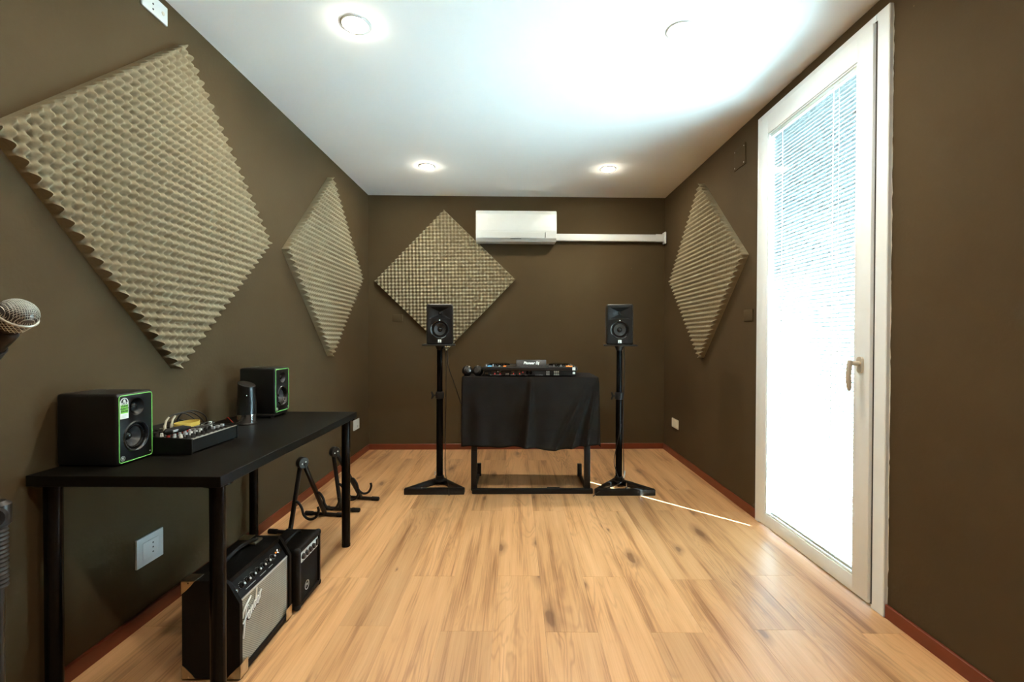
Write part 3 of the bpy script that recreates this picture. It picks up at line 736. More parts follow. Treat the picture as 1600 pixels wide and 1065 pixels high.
# ------------------------------------------------------------------ slanted-top webcam tower
def build_tower():
    t = thing('camera_tower', 'black cylinder device with slanted top and chrome base on desk', 'conference camera', (-1.333, 2.245, DT))
    bm = NB(); n = 40; R0, R1, h = .043, .039, .200
    rings = []
    for k, (r, z) in enumerate(((R0, .050), (R0*.985, .10), (R1, .16))): rings.append([bm.verts.new((r*math.cos(2*PI*j/n), r*math.sin(2*PI*j/n), z)) for j in range(n)])
    top = [bm.verts.new((R1*math.cos(2*PI*j/n), R1*math.sin(2*PI*j/n), .198 - .34*R1*math.cos(2*PI*j/n) + .12*R1*math.sin(2*PI*j/n))) for j in range(n)]
    inn = [bm.verts.new((.90*v.co.x, .90*v.co.y, .198 - .34*v.co.x*.9 + .12*v.co.y*.9 + .0015)) for v in top]
    rings += [top, inn]
    for A, B in zip(rings, rings[1:]):
        for j in range(n): bm.faces.new((A[j], A[(j+1) % n], B[(j+1) % n], B[j]))
    bm.faces.new(inn); bm.faces.new(rings[0][::-1]); obj('housing', bm, 'blackplastic', t, smooth=35)
    bm = NB(); lathe(bm, [(.0425, .008), (.0420, .050)], 40); obj('base_band', bm, 'chrome', t, smooth=35)['label'] = 'mirror-like chrome band'
    bm = NB(); lathe(bm, [(.045, 0), (.046, .004), (.0435, .009)], 40); obj('base_plate', bm, 'blackplastic', t, smooth=35)
    d = Vector((.52, -.854, 0)).normalized(); m = Matrix.Translation(d*.0395 + Vector((0, 0, .145))) @ d.to_track_quat('Z', 'Y').to_matrix().to_4x4()
    bm = NB(); lathe(bm, [(.0075, -.002), (.0075, .0025), (.006, .003), (.005, .001), (0, .0012)], 24, m); l = obj('lens', bm, 'blackmetal', t, smooth=40)
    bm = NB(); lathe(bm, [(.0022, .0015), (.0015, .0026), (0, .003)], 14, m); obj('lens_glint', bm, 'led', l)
build_tower()
cable('power_lead', [(-1.38, 2.262, DT+.004), (-1.42, 2.20, DT+.004), (-1.45, 2.06, DT+.004), (-1.47, 1.95, DT+.004), (-1.485, 1.72, DT+.004)], .003, 'thin black lead running along the back of the desk')
cable('red_lead', [(-1.395, 2.24, DT+.004), (-1.43, 2.25, DT+.03), (-1.47, 2.30, DT+.012), (-1.50, 2.34, DT+.003)], .002, 'thin red lead behind the slanted cylinder device', 'knobred')

# ------------------------------------------------------------------ guitar amplifiers (front faces +X)
def build_big_amp():
    W, H, D = .361, .345, .20
    t = thing('guitar_amplifier', 'larger black guitar amplifier with silver grille under the desk', 'amplifier', (-.946, 1.729, 0), group='guitar amplifiers under the desk')
    zc, xs = .268, -.038          # bend in the front, set-back of the top edge
    side = [(0, .008), (0, zc), (xs, H-.012), (xs-.012, H), (-D+.008, H), (-D, H-.008), (-D, .008)]
    MX = Matrix(((1, 0, 0, 0), (0, 0, 1, 0), (0, 1, 0, 0), (0, 0, 0, 1)))
    bm = NB(); tk = .016
    for s in (-1, 1): prism(bm, side, s*W/2, s*(W/2-tk), MX)
    bx(bm, -D+.002, -.002, -W/2+tk-.002, W/2-tk+.002, .008, .026)
    bx(bm, -D+.002, xs-.006, -W/2+tk-.002, W/2-tk+.002, H-.018, H-.0005)
    bx(bm, -D, -D+.012, -W/2+tk-.002, W/2-tk+.002, .01, H-.01)
    obj('cabinet', bm, 'vinyl', t)
    bm = NB(); bx(bm, -.030, -.012, -W/2+tk, W/2-tk, .027, zc-.004); gr = obj('grille_cloth', bm, 'grille', t)
    gr['label'] = 'silver woven grille cloth'
    bm = NB(); bx(bm, -.013, -.009, -W/2+tk, W/2-tk, zc-.006, zc-.001); bx(bm, -.013, -.010, W/2-tk-.003, W/2-tk, .027, zc); obj('grille_trim', bm, 'silver', t)
    # sloped control panel
    a = Vector((-.012, 0, zc)); b2 = Vector((xs-.010, 0, H-.020)); u = (b2-a).normalized(); n = Vector((u.z, 0, -u.x))
    ang = math.atan2(u.x, u.z)
    R = Matrix.Rotation(ang, 3, 'Y')
    mid = (a+b2)/2; L_ = (b2-a).length
    bm = NB(); box(bm, mid - n*.004, (.006, W-2*tk, L_), rot=R); pn = obj('control_panel', bm, 'blackplastic', t)
    PT = Matrix.Translation(mid - n*.001) @ Matrix((Vector((0, 1, 0)), u, n)).transposed().to_4x4()
    kb = None; i = 0
    for j in range(7):
        yy = -.118 + j*.034
        bm = NB(); lathe(bm, [(.0115, 0), (.0105, .006), (.008, .007), (.0075, .015), (0, .015)], 18, PT @ Matrix.Translation((yy, .002, 0))); k_ = obj('knob', bm, 'blackplastic', pn, smooth=40)
        bm = NB(); lathe(bm, [(.0045, .0152), (.0042, .0165), (0, .0168)], 12, PT @ Matrix.Translation((yy, .002, 0))); obj('knob_cap', bm, 'knobwhite', pn, smooth=40)
        bm = NB(); [bx(bm, yy+.0125*math.cos(q)-.0006, yy+.0125*math.cos(q)+.0006, .002+.0125*math.sin(q)-.0006, .002+.0125*math.sin(q)+.0006, 0, .0012) for q in [math.radians(d) for d in range(-40, 221, 32)]]
        bmesh.ops.transform(bm, matrix=PT, verts=bm.verts); obj('dial_marks', bm, 'sticker', pn)
    bm = NB(); lathe(bm, [(.009, 0), (.009, .003), (.0055, .003), (.0045, .0005), (0, .0005)], 18, PT @ Matrix.Translation((-.150, -.002, 0))); obj('input_jack', bm, 'chrome', pn, smooth=40)
    bm = NB(); lathe(bm, [(.010, 0), (.010, .003), (.007, .004), (.006, .013), (0, .014)], 18, PT @ Matrix.Translation((.134, .004, 0))); obj('headphone_jack', bm, 'chrome', pn, smooth=40)
    bm = NB(); lathe(bm, [(.004, 0), (.003, .003), (0, .004)], 12, PT @ Matrix.Translation((.118, .006, 0))); obj('pilot_light', bm, 'orange', pn, smooth=40)
    bm = NB(); bx(bm, -.02, .02, -.021, -.019, 0, .0006); bx(bm, .04, .07, -.021, -.019, 0, .0006); bx(bm, -.11, -.05, -.021, -.019, 0, .0006); bmesh.ops.transform(bm, matrix=PT, verts=bm.verts); obj('panel_print', bm, 'plastic_g', pn)
    # script lettering : one flowing chrome script word
    S = .100; ox, oz = -.150, .165
    strokes = [
        [(.02, -.42), (.05, -.28), (.10, .05), (.16, .38), (.22, .52), (.30, .50)],            # stem of F with tail
        [(-.02, .34), (.06, .52), (.20, .60), (.36, .62), (.48, .66)],                          # top bar
        [(.02, .10), (.16, .18), (.30, .22)],                                                  # mid bar
        [(.30, .02), (.38, .10), (.40, .20), (.33, .20), (.31, .06), (.36, -.04), (.44, .02)],  # e
        [(.44, .02), (.49, .22), (.49, .02), (.50, .14), (.56, .22), (.57, .06), (.60, .02)],   # n
        [(.76, .20), (.68, .22), (.64, .10), (.68, .02), (.76, .14), (.84, .58), (.78, .12), (.82, .02)],   # d
        [(.82, .02), (.90, .14), (.90, .22), (.84, .20), (.83, .06), (.88, -.02), (.96, .06)],  # e
        [(.96, .06), (1.00, .24), (1.00, .04), (1.03, .20), (1.12, .26)],                       # r
    ]
    bm = NB()
    for st in strokes:
        p = smooth_path([(-.0085, ox + a_*S*1.05, oz + b_*S + a_*S*.42) for a_, b_ in st], 5)
        tube(bm, p, .0038, 6)
    shadow_bm = NB()  # thicker black copy set down and aside, the letters' painted drop shadow
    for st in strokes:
        tube(shadow_bm, smooth_path([(-.0105, ox + a_*S*1.05 + .0016, oz + b_*S + a_*S*.42 - .0022) for a_, b_ in st], 5), .0056, 6)
    obj('lettering_shadow', shadow_bm, 'ink', t, smooth=60)
    ltr = obj('script_lettering', bm, 'sticker', t, smooth=60); ltr['label'] = 'raised chrome script lettering'
    # handle
    bm = NB(); tube(bm, smooth_path([(-.115, -.125, H+.006), (-.115, -.085, H+.020), (-.115, 0, H+.030), (-.115, .085, H+.020), (-.115, .125, H+.006)], 5), .0085, 10); h = obj('handle', bm, 'rubber', t, smooth=50)
    for s in (-1, 1):
        bm = NB(); bx(bm, -.129, -.101, s*.118-.026, s*.118+.026, H-.0005, H+.010, .003, 2); obj('handle_bracket', bm, 'nickel', h, smooth=40)
    # corner protectors
    for s in (-1, 1):
        for (cx, cz, sx, sz) in ((-D, H, 1, -1), (-D, .008, 1, 1), (0, .008, -1, 1)):
            bm = NB(); e = .046; k_ = .0018
            y0 = s*(W/2+k_); y1 = s*(W/2-e)
            X0, X1 = cx - sx*k_, cx + sx*e; Z0, Z1 = cz - sz*k_, cz + sz*e
            tri = [(cx-sx*k_, cz-sz*k_), (X1, Z0), (cx+sx*e*.75, cz+sz*e*.28), (cx+sx*e*.28, cz+sz*e*.75), (X0, Z1)]
            prism(bm, tri, y0, s*(W/2), MX)
            bx(bm, min(X0, X1), max(X0, X1), min(y0, y1), max(y0, y1), min(Z0, cz), max(Z0, cz)); bx(bm, min(X0, cx), max(X0, cx), min(y0, y1), max(y0, y1), min(Z0, Z1), max(Z0, Z1))
            c = obj('corner_guard', bm, 'nickel', t)
            bm = NB(); lathe(bm, [(.0035, 0), (.003, .0015), (0, .002)], 12, Matrix.Translation((cx+sx*.024, y0, cz+sz*.006)) @ Matrix.Rotation(-s*PI/2, 4, 'X')); obj('screw', bm, 'chrome', c)
    for s in (-1, 1):
        for q in (-.03, -D+.03):
            bm = NB(); cyl(bm, (q, s*(W/2-.04), 0), (q, s*(W/2-.04), .010), .014, 14, .016); obj('foot', bm, 'rubber', t)
build_big_amp()
def build_small_amp():
    W, H, D = .228, .268, .165
    t = thing('guitar_amplifier', 'small all-black practice amplifier behind the silver-grilled one', 'amplifier', (-.928, 2.050, 0), group='guitar amplifiers under the desk')
    bm = NB(); bx(bm, -D, 0, -W/2, W/2, .006, H, .012, 3); cab = obj('cabinet', bm, 'vinyl', None, smooth=40)
    cut(cab, lambda b: bx(b, -.012, .02, -W/2+.022, W/2-.022, .030, H-.020)); cab.parent = t
    bm = NB(); bx(bm, -.014, -.009, -W/2+.022, W/2-.022, .030, H-.075); obj('grille_cloth', bm, 'cloth', t)
    bm = NB(); bx(bm, -.014, -.006, -W/2+.024, W/2-.024, H-.072, H-.024, .001, 1); pn = obj('control_panel', bm, 'plastic_g', t); pn['label'] = 'pale control strip with black knobs'
    for j in range(4):
        bm = NB(); lathe(bm, [(.0125, 0), (.0115, .009), (.009, .012), (0, .012)], 18, at(AX_X, -.006, -.062+j*.033, H-.048)); obj('knob', bm, 'blackplastic', pn, smooth=40)
        bm = NB(); bx(bm, -.0062, -.0052, -.070+j*.033, -.054+j*.033, H-.068, H-.066); obj('print_mark', bm, 'ink', pn)
    bm = NB(); bx(bm, -.006, .001, .066, .082, H-.062, H-.032, .002, 1); obj('power_switch', bm, 'blackplastic', pn)
    bm = NB(); lathe(bm, [(.020, 0), (.020, .0016), (.0175, .0016), (.0175, .0006)], 32, at(AX_X, -.009, -.018, .070), False, False); em = obj('emblem_ring', bm, 'silver', t)
    text('emblem_letters', 'PV', .018, 'silver', em, at(AX_X, -.0085, -.018, .070), .0003, shear=.2)
    for s in (-1, 1):
        for cx in (0, -D):
            for cz in (.006, H):
                bm = NB(); sx = -1 if cx == 0 else 1; sz = 1 if cz < .1 else -1
                bx(bm, min(cx-sx*.002, cx+sx*.026), max(cx-sx*.002, cx+sx*.026), min(s*(W/2+.002), s*(W/2-.026)), max(s*(W/2+.002), s*(W/2-.026)), min(cz-sz*.002, cz+sz*.026), max(cz-sz*.002, cz+sz*.026), .011, 3); obj('corner_guard', bm, 'rubber', t, smooth=50)
    bm = NB(); tube(bm, smooth_path([(-.085, -.075, H-.002), (-.085, -.06, H+.010), (-.085, 0, H+.013), (-.085, .06, H+.010), (-.085, .075, H-.002)], 5), .008, 10); obj('handle', bm, 'rubber', t, smooth=50)
    for s in (-1, 1):
        for q in (-.02, -D+.02):
            bm = NB(); cyl(bm, (q, s*(W/2-.03), 0), (q, s*(W/2-.03), .010), .010, 12); obj('foot', bm, 'rubber', t)
build_small_amp()

# ------------------------------------------------------------------ folding guitar stands
def guitar_stand(label, T, F1, F2, foot_dir, span=.135):
    base = Vector(((F1[0]+F2[0])/2, (F1[1]+F2[1])/2, 0))
    t = thing('guitar_stand', label, 'guitar stand', base, group='folding guitar stands under the desk')
    T = Vector(T)-base; F = [Vector((*F1, 0))-base, Vector((*F2, 0))-base]
    fd = Vector((*foot_dir, 0)).normalized()
    for i, f in enumerate(F):
        side = fd*(.010 if i else -.010)
        bot = f + Vector((0, 0, .016)); top = T + side
        bm = NB(); d = (bot-top).normalized()
        ax = d.to_track_quat('Z', 'Y').to_matrix()
        w = Vector((0, 1, 0)) if True else None
        bmx = Matrix((fd, d.cross(fd).normalized(), d)).transposed()
        box(bm, (top+bot)/2, (.020, .026, (bot-top).length), .005, 2, bmx); obj('leg', bm, 'blacksatin', t, smooth=40)
        bm = NB(); cyl(bm, f + fd*(-span) + Vector((0, 0, .0145)), f + fd*span + Vector((0, 0, .0145)), .011, 14); bar = obj('foot_bar', bm, 'blacksatin', t, smooth=40)
        for s in (-1, 1):
            bm = NB(); tube(bm, [f + fd*s*(span-.05) + Vector((0, 0, .0145)), f + fd*s*span + Vector((0, 0, .0145)), f + fd*s*(span+.003) + Vector((0, 0, .0145))], [.0143, .0143, .012], 14); obj('rubber_grip', bm, 'rubber', bar, smooth=40)
        # yoke arm : a rod that leaves the leg, dips and hooks up
        k = bot.lerp(top, .42); out = fd; b0 = Vector((0, 0, 1))
        sgn = -1 if i == 0 else 1
        yv = Vector((0, 1, 0))*sgn*.5
        P = [k, k + out*.020 + b0*.002, k + out*.045 - b0*.030, k + out*.060 - b0*.075, k + out*.095 - b0*.098, k + out*.135 - b0*.085, k + out*.155 - b0*.045, k + out*.150 - b0*.020]
        bm = NB(); tube(bm, smooth_path(P, 5), .0078, 10); obj('yoke_arm', bm, 'rubber', t, smooth=60)
    m = Matrix.Translation(T) @ Vector((.86, -.51, 0)).to_track_quat('Z', 'Y').to_matrix().to_4x4()
    bm = NB(); lathe(bm, [(0, -.018), (.032, -.018), (.036, -.013), (.036, .013), (.032, .018), (0, .018)], 28, m); h = obj('hinge', bm, 'blackplastic', t, smooth=40)
    for s in (-1, 1):
        bm = NB(); lathe(bm, [(.005, .0175), (.005, .020), (0, .020)], 12, m @ Matrix.Translation((s*.012, s*.004, 0))); obj('rivet', bm, 'edge', h)
guitar_stand('black folding guitar stand behind the small amplifier, nearer one', (-1.318, 2.80, .405), (-1.345, 2.70), (-1.255, 2.985), (1, -.12))
guitar_stand('black folding guitar stand behind the far desk leg, farther one', (-1.245, 3.12, .390), (-1.185, 3.075), (-1.12, 3.29), (1, -.16))

# ------------------------------------------------------------------ studio monitors on stands (front faces -Y)
def studio_monitor(loc, label, rotz):
    W, H, D = .197, .306, .235
    t = thing('studio_monitor', label, 'speaker', loc, rotz, 'studio monitors on stands')
    bm = NB()
    prof = rrect(W, H, .012, 5)
    rings = []
    for (y, k) in ((D, .96), (.05, 1.0), (.014, 1.0), (0, .925)):
        rings.append([bm.verts.new((a*k, y, H/2 + b2*(1 if k == 1 else (1-(1-k)*W/H)))) for a, b2 in prof])
    n = len(prof)
    for A, B in zip(rings, rings[1:]):
        for j in range(n): bm.faces.new((A[j], A[(j+1) % n], B[(j+1) % n], B[j]))
    bm.faces.new(rings[0]); bm.faces.new(rings[-1][::-1])
    cab = obj('cabinet', bm, 'blackplastic', None, smooth=30)
    wz, wr = .112, .059; hz = .238
    cut(cab, lambda b: cyl(b, (0, -.03, wz), (0, .06, wz), wr*1.06, 44))
    def horn(b):
        A = [b.verts.new((sx*.082, -.004, hz + sz*.046)) for sx, sz in ((-1, -1), (1, -1), (1, 1), (-1, 1))]
        B = [b.verts.new((sx*.014, .034, hz + sz*.014)) for sx, sz in ((-1, -1), (1, -1), (1, 1), (-1, 1))]
        b.faces.new(A); b.faces.new(B[::-1])
        for j in range(4): b.faces.new((A[j], B[j], B[(j+1) % 4], A[(j+1) % 4]))
    cut(cab, horn); cab.parent = t
    woofer(t, 0, 0, wz, wr, AX_NY)
    bm = NB(); lathe(bm, [(.0125, -.036), (.0125, -.028), (.009, -.022), (0, -.019)], 24, at(AX_NY, 0, 0, hz)); obj('tweeter', bm, 'surround', t, smooth=50)
    bm = NB(); tube(bm, smooth_path([(-.078, -.001, hz-.047), (-.03, -.0035, hz-.044), (0, -.004, hz-.043), (.03, -.0035, hz-.044), (.078, -.001, hz-.047)], 4), .0022, 8); obj('horn_lip', bm, 'blackplastic', t, smooth=50)
    bm = NB(); bx(bm, -.004, .004, -.0012, .001, hz-.0585, hz-.0535); obj('power_led', bm, 'led', t)
    bm = NB(); bx(bm, -.0125, .0125, -.0016, .001, .0125, .0355, .0015, 1); bd = obj('badge', bm, 'sticker', t); bd['label'] = 'small white square badge'
    text('badge_lettering', 'JBL', .0095, 'ink', bd, at(AX_NY, 0, -.0017, .0180), .0002, bold=.0003)
    bm = NB(); bx(bm, -.002, .002, -.0020, -.0015, .0255, .0330); bx(bm, -.002, .002, -.0020, -.0015, .0228, .0245); obj('badge_mark', bm, 'orange' if False else 'ink', bd)
    for s in (-1, 1):
        bm = NB(); tube(bm, [(wr*1.14*math.cos(a), -.0022, wz + wr*1.14*math.sin(a)) for a in [math.radians(q) for q in (range(145, 216, 10) if s < 0 else range(280, 325, 9))]], .0011, 6); obj('trim_arc', bm, 'knobgrey', t)
    return t
def speaker_stand(x, label, side):
    t = thing('speaker_stand', label, 'speaker stand', (x, 3.63, 0), group='speaker stands with triangular bases')
    zt_ = 1.128
    # triangular base of three bars
    A, B, C_ = Vector((-.228, -.222, 0)), Vector((.222, -.212, 0)), Vector((-.004, .070, 0))
    def bar(p, q, w, h, name='base_bar'):
        d = (q-p); m = d.normalized(); R = Matrix((m, Vector((-m.y, m.x, 0)), Vector((0, 0, 1)))).transposed()
        bm = NB(); box(bm, (p+q)/2 + Vector((0, 0, h/2+.001)), (d.length, w, h), .004, 2, R); return obj(name, bm, 'blacksatin', t, smooth=40)
    bar(A, B, .042, .044); bar(A + Vector((.012, .012, 0)), C_, .036, .040); bar(B + Vector((-.012, .012, 0)), C_, .036, .040)
    bm = NB(); lathe(bm, [(.050, .036), (.050, .046), (.034, .048), (.032, .075), (.028, .077)], 28); obj('pole_socket', bm, 'blacksatin', t, smooth=40)
    bm = NB(); cyl(bm, (0, 0, .045), (0, 0, .72), .0265, 28); obj('lower_pole', bm, 'blackmetal', t, smooth=40)
    bm = NB(); cyl(bm, (0, 0, .70), (0, 0, zt_-.012), .0225, 28); obj('upper_pole', bm, 'blackmetal', t, smooth=40)
    bm = NB(); lathe(bm, [(.0275, .690), (.033, .694), (.034, .735), (.029, .745), (.023, .748)], 28); col = obj('collar', bm, 'rubber', t, smooth=40)
    bm = NB(); cyl(bm, (-.03, -.006, .718), (-.056, -.010, .718), .006, 12)
    for s in (-1, 1): tube(bm, [(-.052, -.010, .718), (-.060, -.010, .718+s*.020), (-.063, -.010, .718+s*.030)], [.009, .008, .005], 10)
    obj('wing_knob', bm, 'rubber', col, smooth=50)
    bm = NB(); bx(bm, -.124, .124, -.215, .055, zt_-.012, zt_, .003, 2); bmesh.ops.rotate(bm, cent=(0, 0, 0), matrix=Matrix.Rotation(math.radians(7 if side < 0 else -10), 3, 'Z'), verts=bm.verts); obj('top_plate', bm, 'blacksatin', t, smooth=40)
    bm = NB(); lathe(bm, [(.023, zt_-.05), (.040, zt_-.014), (.040, zt_-.011)], 24); obj('plate_mount', bm, 'blacksatin', t, smooth=40)
    bm = NB(); lathe(bm, [(.009, .045), (.009, .053), (.0035, .055), (.0035, .090), (.005, .092), (0, .096)], 14, Matrix.Translation((.012, -.205, 0))) if side > 0 else lathe(bm, [(.007, .044), (.006, .052), (0, .054)], 14, Matrix.Translation((-.10, -.215, 0)))
    obj('spike_screw', bm, 'chrome', t, smooth=40)
speaker_stand(-.604, 'black pole speaker stand left of the deck table', -1)
speaker_stand(.828, 'black pole speaker stand right of the deck table', 1)
studio_monitor((-.572, 3.430, 1.128), 'black studio monitor in front of the end-wall foam diamond', math.radians(6))
studio_monitor((.786, 3.432, 1.128), 'black studio monitor on the right-hand stand, plain wall behind', math.radians(-8))
cable('speaker_cable', [(-.605, 3.672, 1.20), (-.556, 3.70, 1.10), (-.545, 3.69, .95), (-.50, 3.72, .80), (-.45, 3.80, .62), (-.40, 3.86, .52), (-.36, 3.88, .50)], .0034, 'black cable swagging from left monitor behind the deck table')
cable('speaker_cable', [(-.620, 3.674, 1.18), (-.590, 3.685, 1.12), (-.566, 3.69, 1.05), (-.562, 3.675, .7), (-.565, 3.67, .35), (-.568, 3.675, .12), (-.55, 3.62, .058), (-.51, 3.46, .062), (-.495, 3.385, .052), (-.490, 3.365, .004)], .0032, 'black cable running straight down the left stand pole')
cable('speaker_cable', [(.866, 3.672, 1.18), (.880, 3.69, 1.08), (.888, 3.70, .95), (.880, 3.69, .75), (.872, 3.68, .50), (.878, 3.68, .25), (.875, 3.66, .10), (.86, 3.60, .062), (.80, 3.50, .056), (.70, 3.42, .052), (.62, 3.385, .03), (.58, 3.37, .004)], .0034, 'black cable hanging along the right stand and over its base')
cable('speaker_cable', [(.835, 3.597, .50), (.822, 3.592, .42), (.795, 3.588, .30), (.782, 3.590, .20), (.80, 3.585, .12), (.815, 3.58, .080)], .003, 'short black cable loop tied to the right stand pole')
cable('cable_tie', [(.862, 3.60, .070), (.868, 3.605, .100), (.872, 3.61, .125)], .005, 'white cable tie at the foot of the right stand', 'plastic_w', cat='cable tie')
cable('cable_tie', [(-.640, 3.605, .085), (-.636, 3.600, .100), (-.632, 3.598, .115)], .005, 'white cable tie at the foot of the left stand', 'plastic_w', cat='cable tie')

# ------------------------------------------------------------------ deck table, cloth, controller, headphones
TX0, TX1, TY0, TY1, TZ = -.405, .632, 3.440, 3.900, .880
def build_table():
    t = thing('deck_table', 'black metal-framed table hidden under a black cloth', 'table', (.13, 3.43, 0))
    def L(p): return Vector((p[0]-.13, p[1]-3.43, p[2]))
    bm = NB(); bx(bm, TX0+.02-.13, TX1-.02-.13, TY0+.02-3.43, TY1-.02-3.43, TZ-.028, TZ-.004); obj('tabletop', bm, 'black', t)
    bm = NB(); p, q = L((-.325, 3.425, 0)), L((.590, 3.445, 0)); d = (q-p).normalized(); R = Matrix((d, Vector((-d.y, d.x, 0)), Vector((0, 0, 1)))).transposed()
    box(bm, (p+q)/2 + Vector((0, 0, .020)), ((q-p).length, .040, .038), .008, 2, R); obj('floor_bar', bm, 'blacksatin', t, smooth=40)
    for x in (-.312, .548):
        bm = NB(); box(bm, L((x, 3.455, .165)), (.046, .022, .300), .004, 2); obj('leg', bm, 'blacksatin', t, smooth=40)
        bm = NB(); a, b2 = L((x, 3.455, .305)), L((x, 3.62, TZ-.03)); dd = (b2-a).normalized(); R = Matrix((Vector((1, 0, 0)), dd.cross(Vector((1, 0, 0))), dd)).transposed()
        box(bm, (a+b2)/2, (.046, .022, (b2-a).length), .004, 2, R); obj('upper_leg', bm, 'blacksatin', t, smooth=40)
        s = 1 if x < 0 else -1
        bm = NB(); bx(bm, x+.13*0-.13-.012, x-.13+.012, 3.46-3.43, 3.86-3.43, .002, .026, .004, 2); obj('side_rail', bm, 'blacksatin', t, smooth=40)
        bm = NB(); bx(bm, x+s*.004-.13-.016, x+s*.004-.13+.020, 3.84-3.43, 3.87-3.43, .004, .112, .004, 2); obj('rear_upright', bm, 'blacksatin', t, smooth=40)
    bm = NB(); bx(bm, .30-.13-.05, .30-.13+.05, 3.47-3.43, 3.56-3.43, 0, .012, .005, 2); obj('foot_pedal', bm, 'rubber', t, smooth=40)
build_table()
def build_cloth():
    o0 = Vector(((TX0+TX1)/2, (TY0+TY1)/2, 0)); W, D = TX1-TX0, TY1-TY0
    pts = []                                       # perimeter, counter-clockwise from front-left, with outward normals
    r = .012; NF, NS = 260, 90
    def seg(a, b2, n_, nv):
        for i in range(n_): pts.append((Vector(a).lerp(Vector(b2), i/n_), Vector(nv)))
    def arc(cx, cy, a0):
        for i in range(5):
            a = math.radians(a0 + 90*i/5); n = Vector((math.cos(a), math.sin(a))); pts.append((Vector((cx, cy)) + n*r, n))
    seg((-W/2+r, -D/2), (W/2-r, -D/2), NF, (0, -1)); arc(W/2-r, -D/2+r, -90)
    seg((W/2, -D/2+r), (W/2, D/2-r), NS, (1, 0)); arc(W/2-r, D/2-r, 0)
    seg((W/2-r, D/2), (-W/2+r, D/2), NF//2, (0, 1)); arc(-W/2+r, D/2-r, 90)
    seg((-W/2, D/2-r), (-W/2, -D/2+r), NS, (-1, 0)); arc(-W/2+r, -D/2+r, 180)
    n = len(pts); rows = 40
    def hem(x, front):
        u = (x + W/2)/W
        if not front: return .345 + .01*math.sin(9*u)
        return .352 - .018*math.exp(-((u-.68)/.16)**2) + .022*max(0, u-.82)/.18 + .004*math.sin(17*u)
    def bump(u, c, w): return math.exp(-((u-c)/w)**2)
    def disp(p, nv, t):
        u = (p.x + W/2)/W
        d = .004
        if nv.y < -.5:
            # pleat from the front edge's middle, spreading downward
            c = .505 - .035*t
            d += (.014 + .042*t)*bump(u, c, .013 + .030*t) - .014*t*bump(u, c-.10, .045) + .022*t*bump(u, c+.15, .06)
            d += .014*t*bump(u, .13, .05) - .006*t*bump(u, .05, .03) + .008*t*bump(u, .26, .05)
            # folds running down-left from the right-hand corner
            for k_, (sl, am, wd) in enumerate(((.09, .026, .014), (.19, .034, .020), (.31, .026, .028))):
                d += am*min(1, t*2.2)*bump(u, 1.0 - sl*(t**.8) - .01, wd)*(1 if k_ != 1 else .9)
            d -= .010*min(1, t*2)*bump(u, 1.0 - .14*(t**.8), .016)
            d += .004*t*math.sin(38*u + 3*t)
        else:
            v = (p.y + D/2)/D
            d += (.004 + .004*math.sin(v*14 + p.x))*t + (.006*t if nv.x > .5 else 0)
        return d
    bm = NB(); top = []
    ring0 = [bm.verts.new((p.x, p.y, TZ)) for p, nv in pts]
    inner = [bm.verts.new((p.x - nv.x*.006, p.y - nv.y*.006, TZ+.0012)) for p, nv in pts]
    bm.faces.new(inner)
    for i in range(n): bm.faces.new((inner[i], inner[(i+1) % n], ring0[(i+1) % n], ring0[i]))
    prev = ring0
    for k in range(1, rows+1):
        t = k/rows; cur = []
        for p, nv in pts:
            front = nv.y < -.3
            z1 = hem(p.x, front); z = TZ - .004 + (z1-TZ+.004)*t
            d = disp(p, nv, t) if k > 0 else 0
            if k < 3: d *= k/3
            cur.append(bm.verts.new((p.x + nv.x*d, p.y + nv.y*d, z)))
        for i in range(n): bm.faces.new((prev[i], prev[(i+1) % n], cur[(i+1) % n], cur[i]))
        prev = cur
    o = obj('tablecloth', bm, 'cloth', smooth=70); o.location = o0
    s = o.modifiers.new('thick', 'SOLIDIFY'); s.thickness = .0016; s.offset = -1
    tag(o, 'black cloth draped over the deck table, hem above the floor', 'tablecloth')
build_cloth()
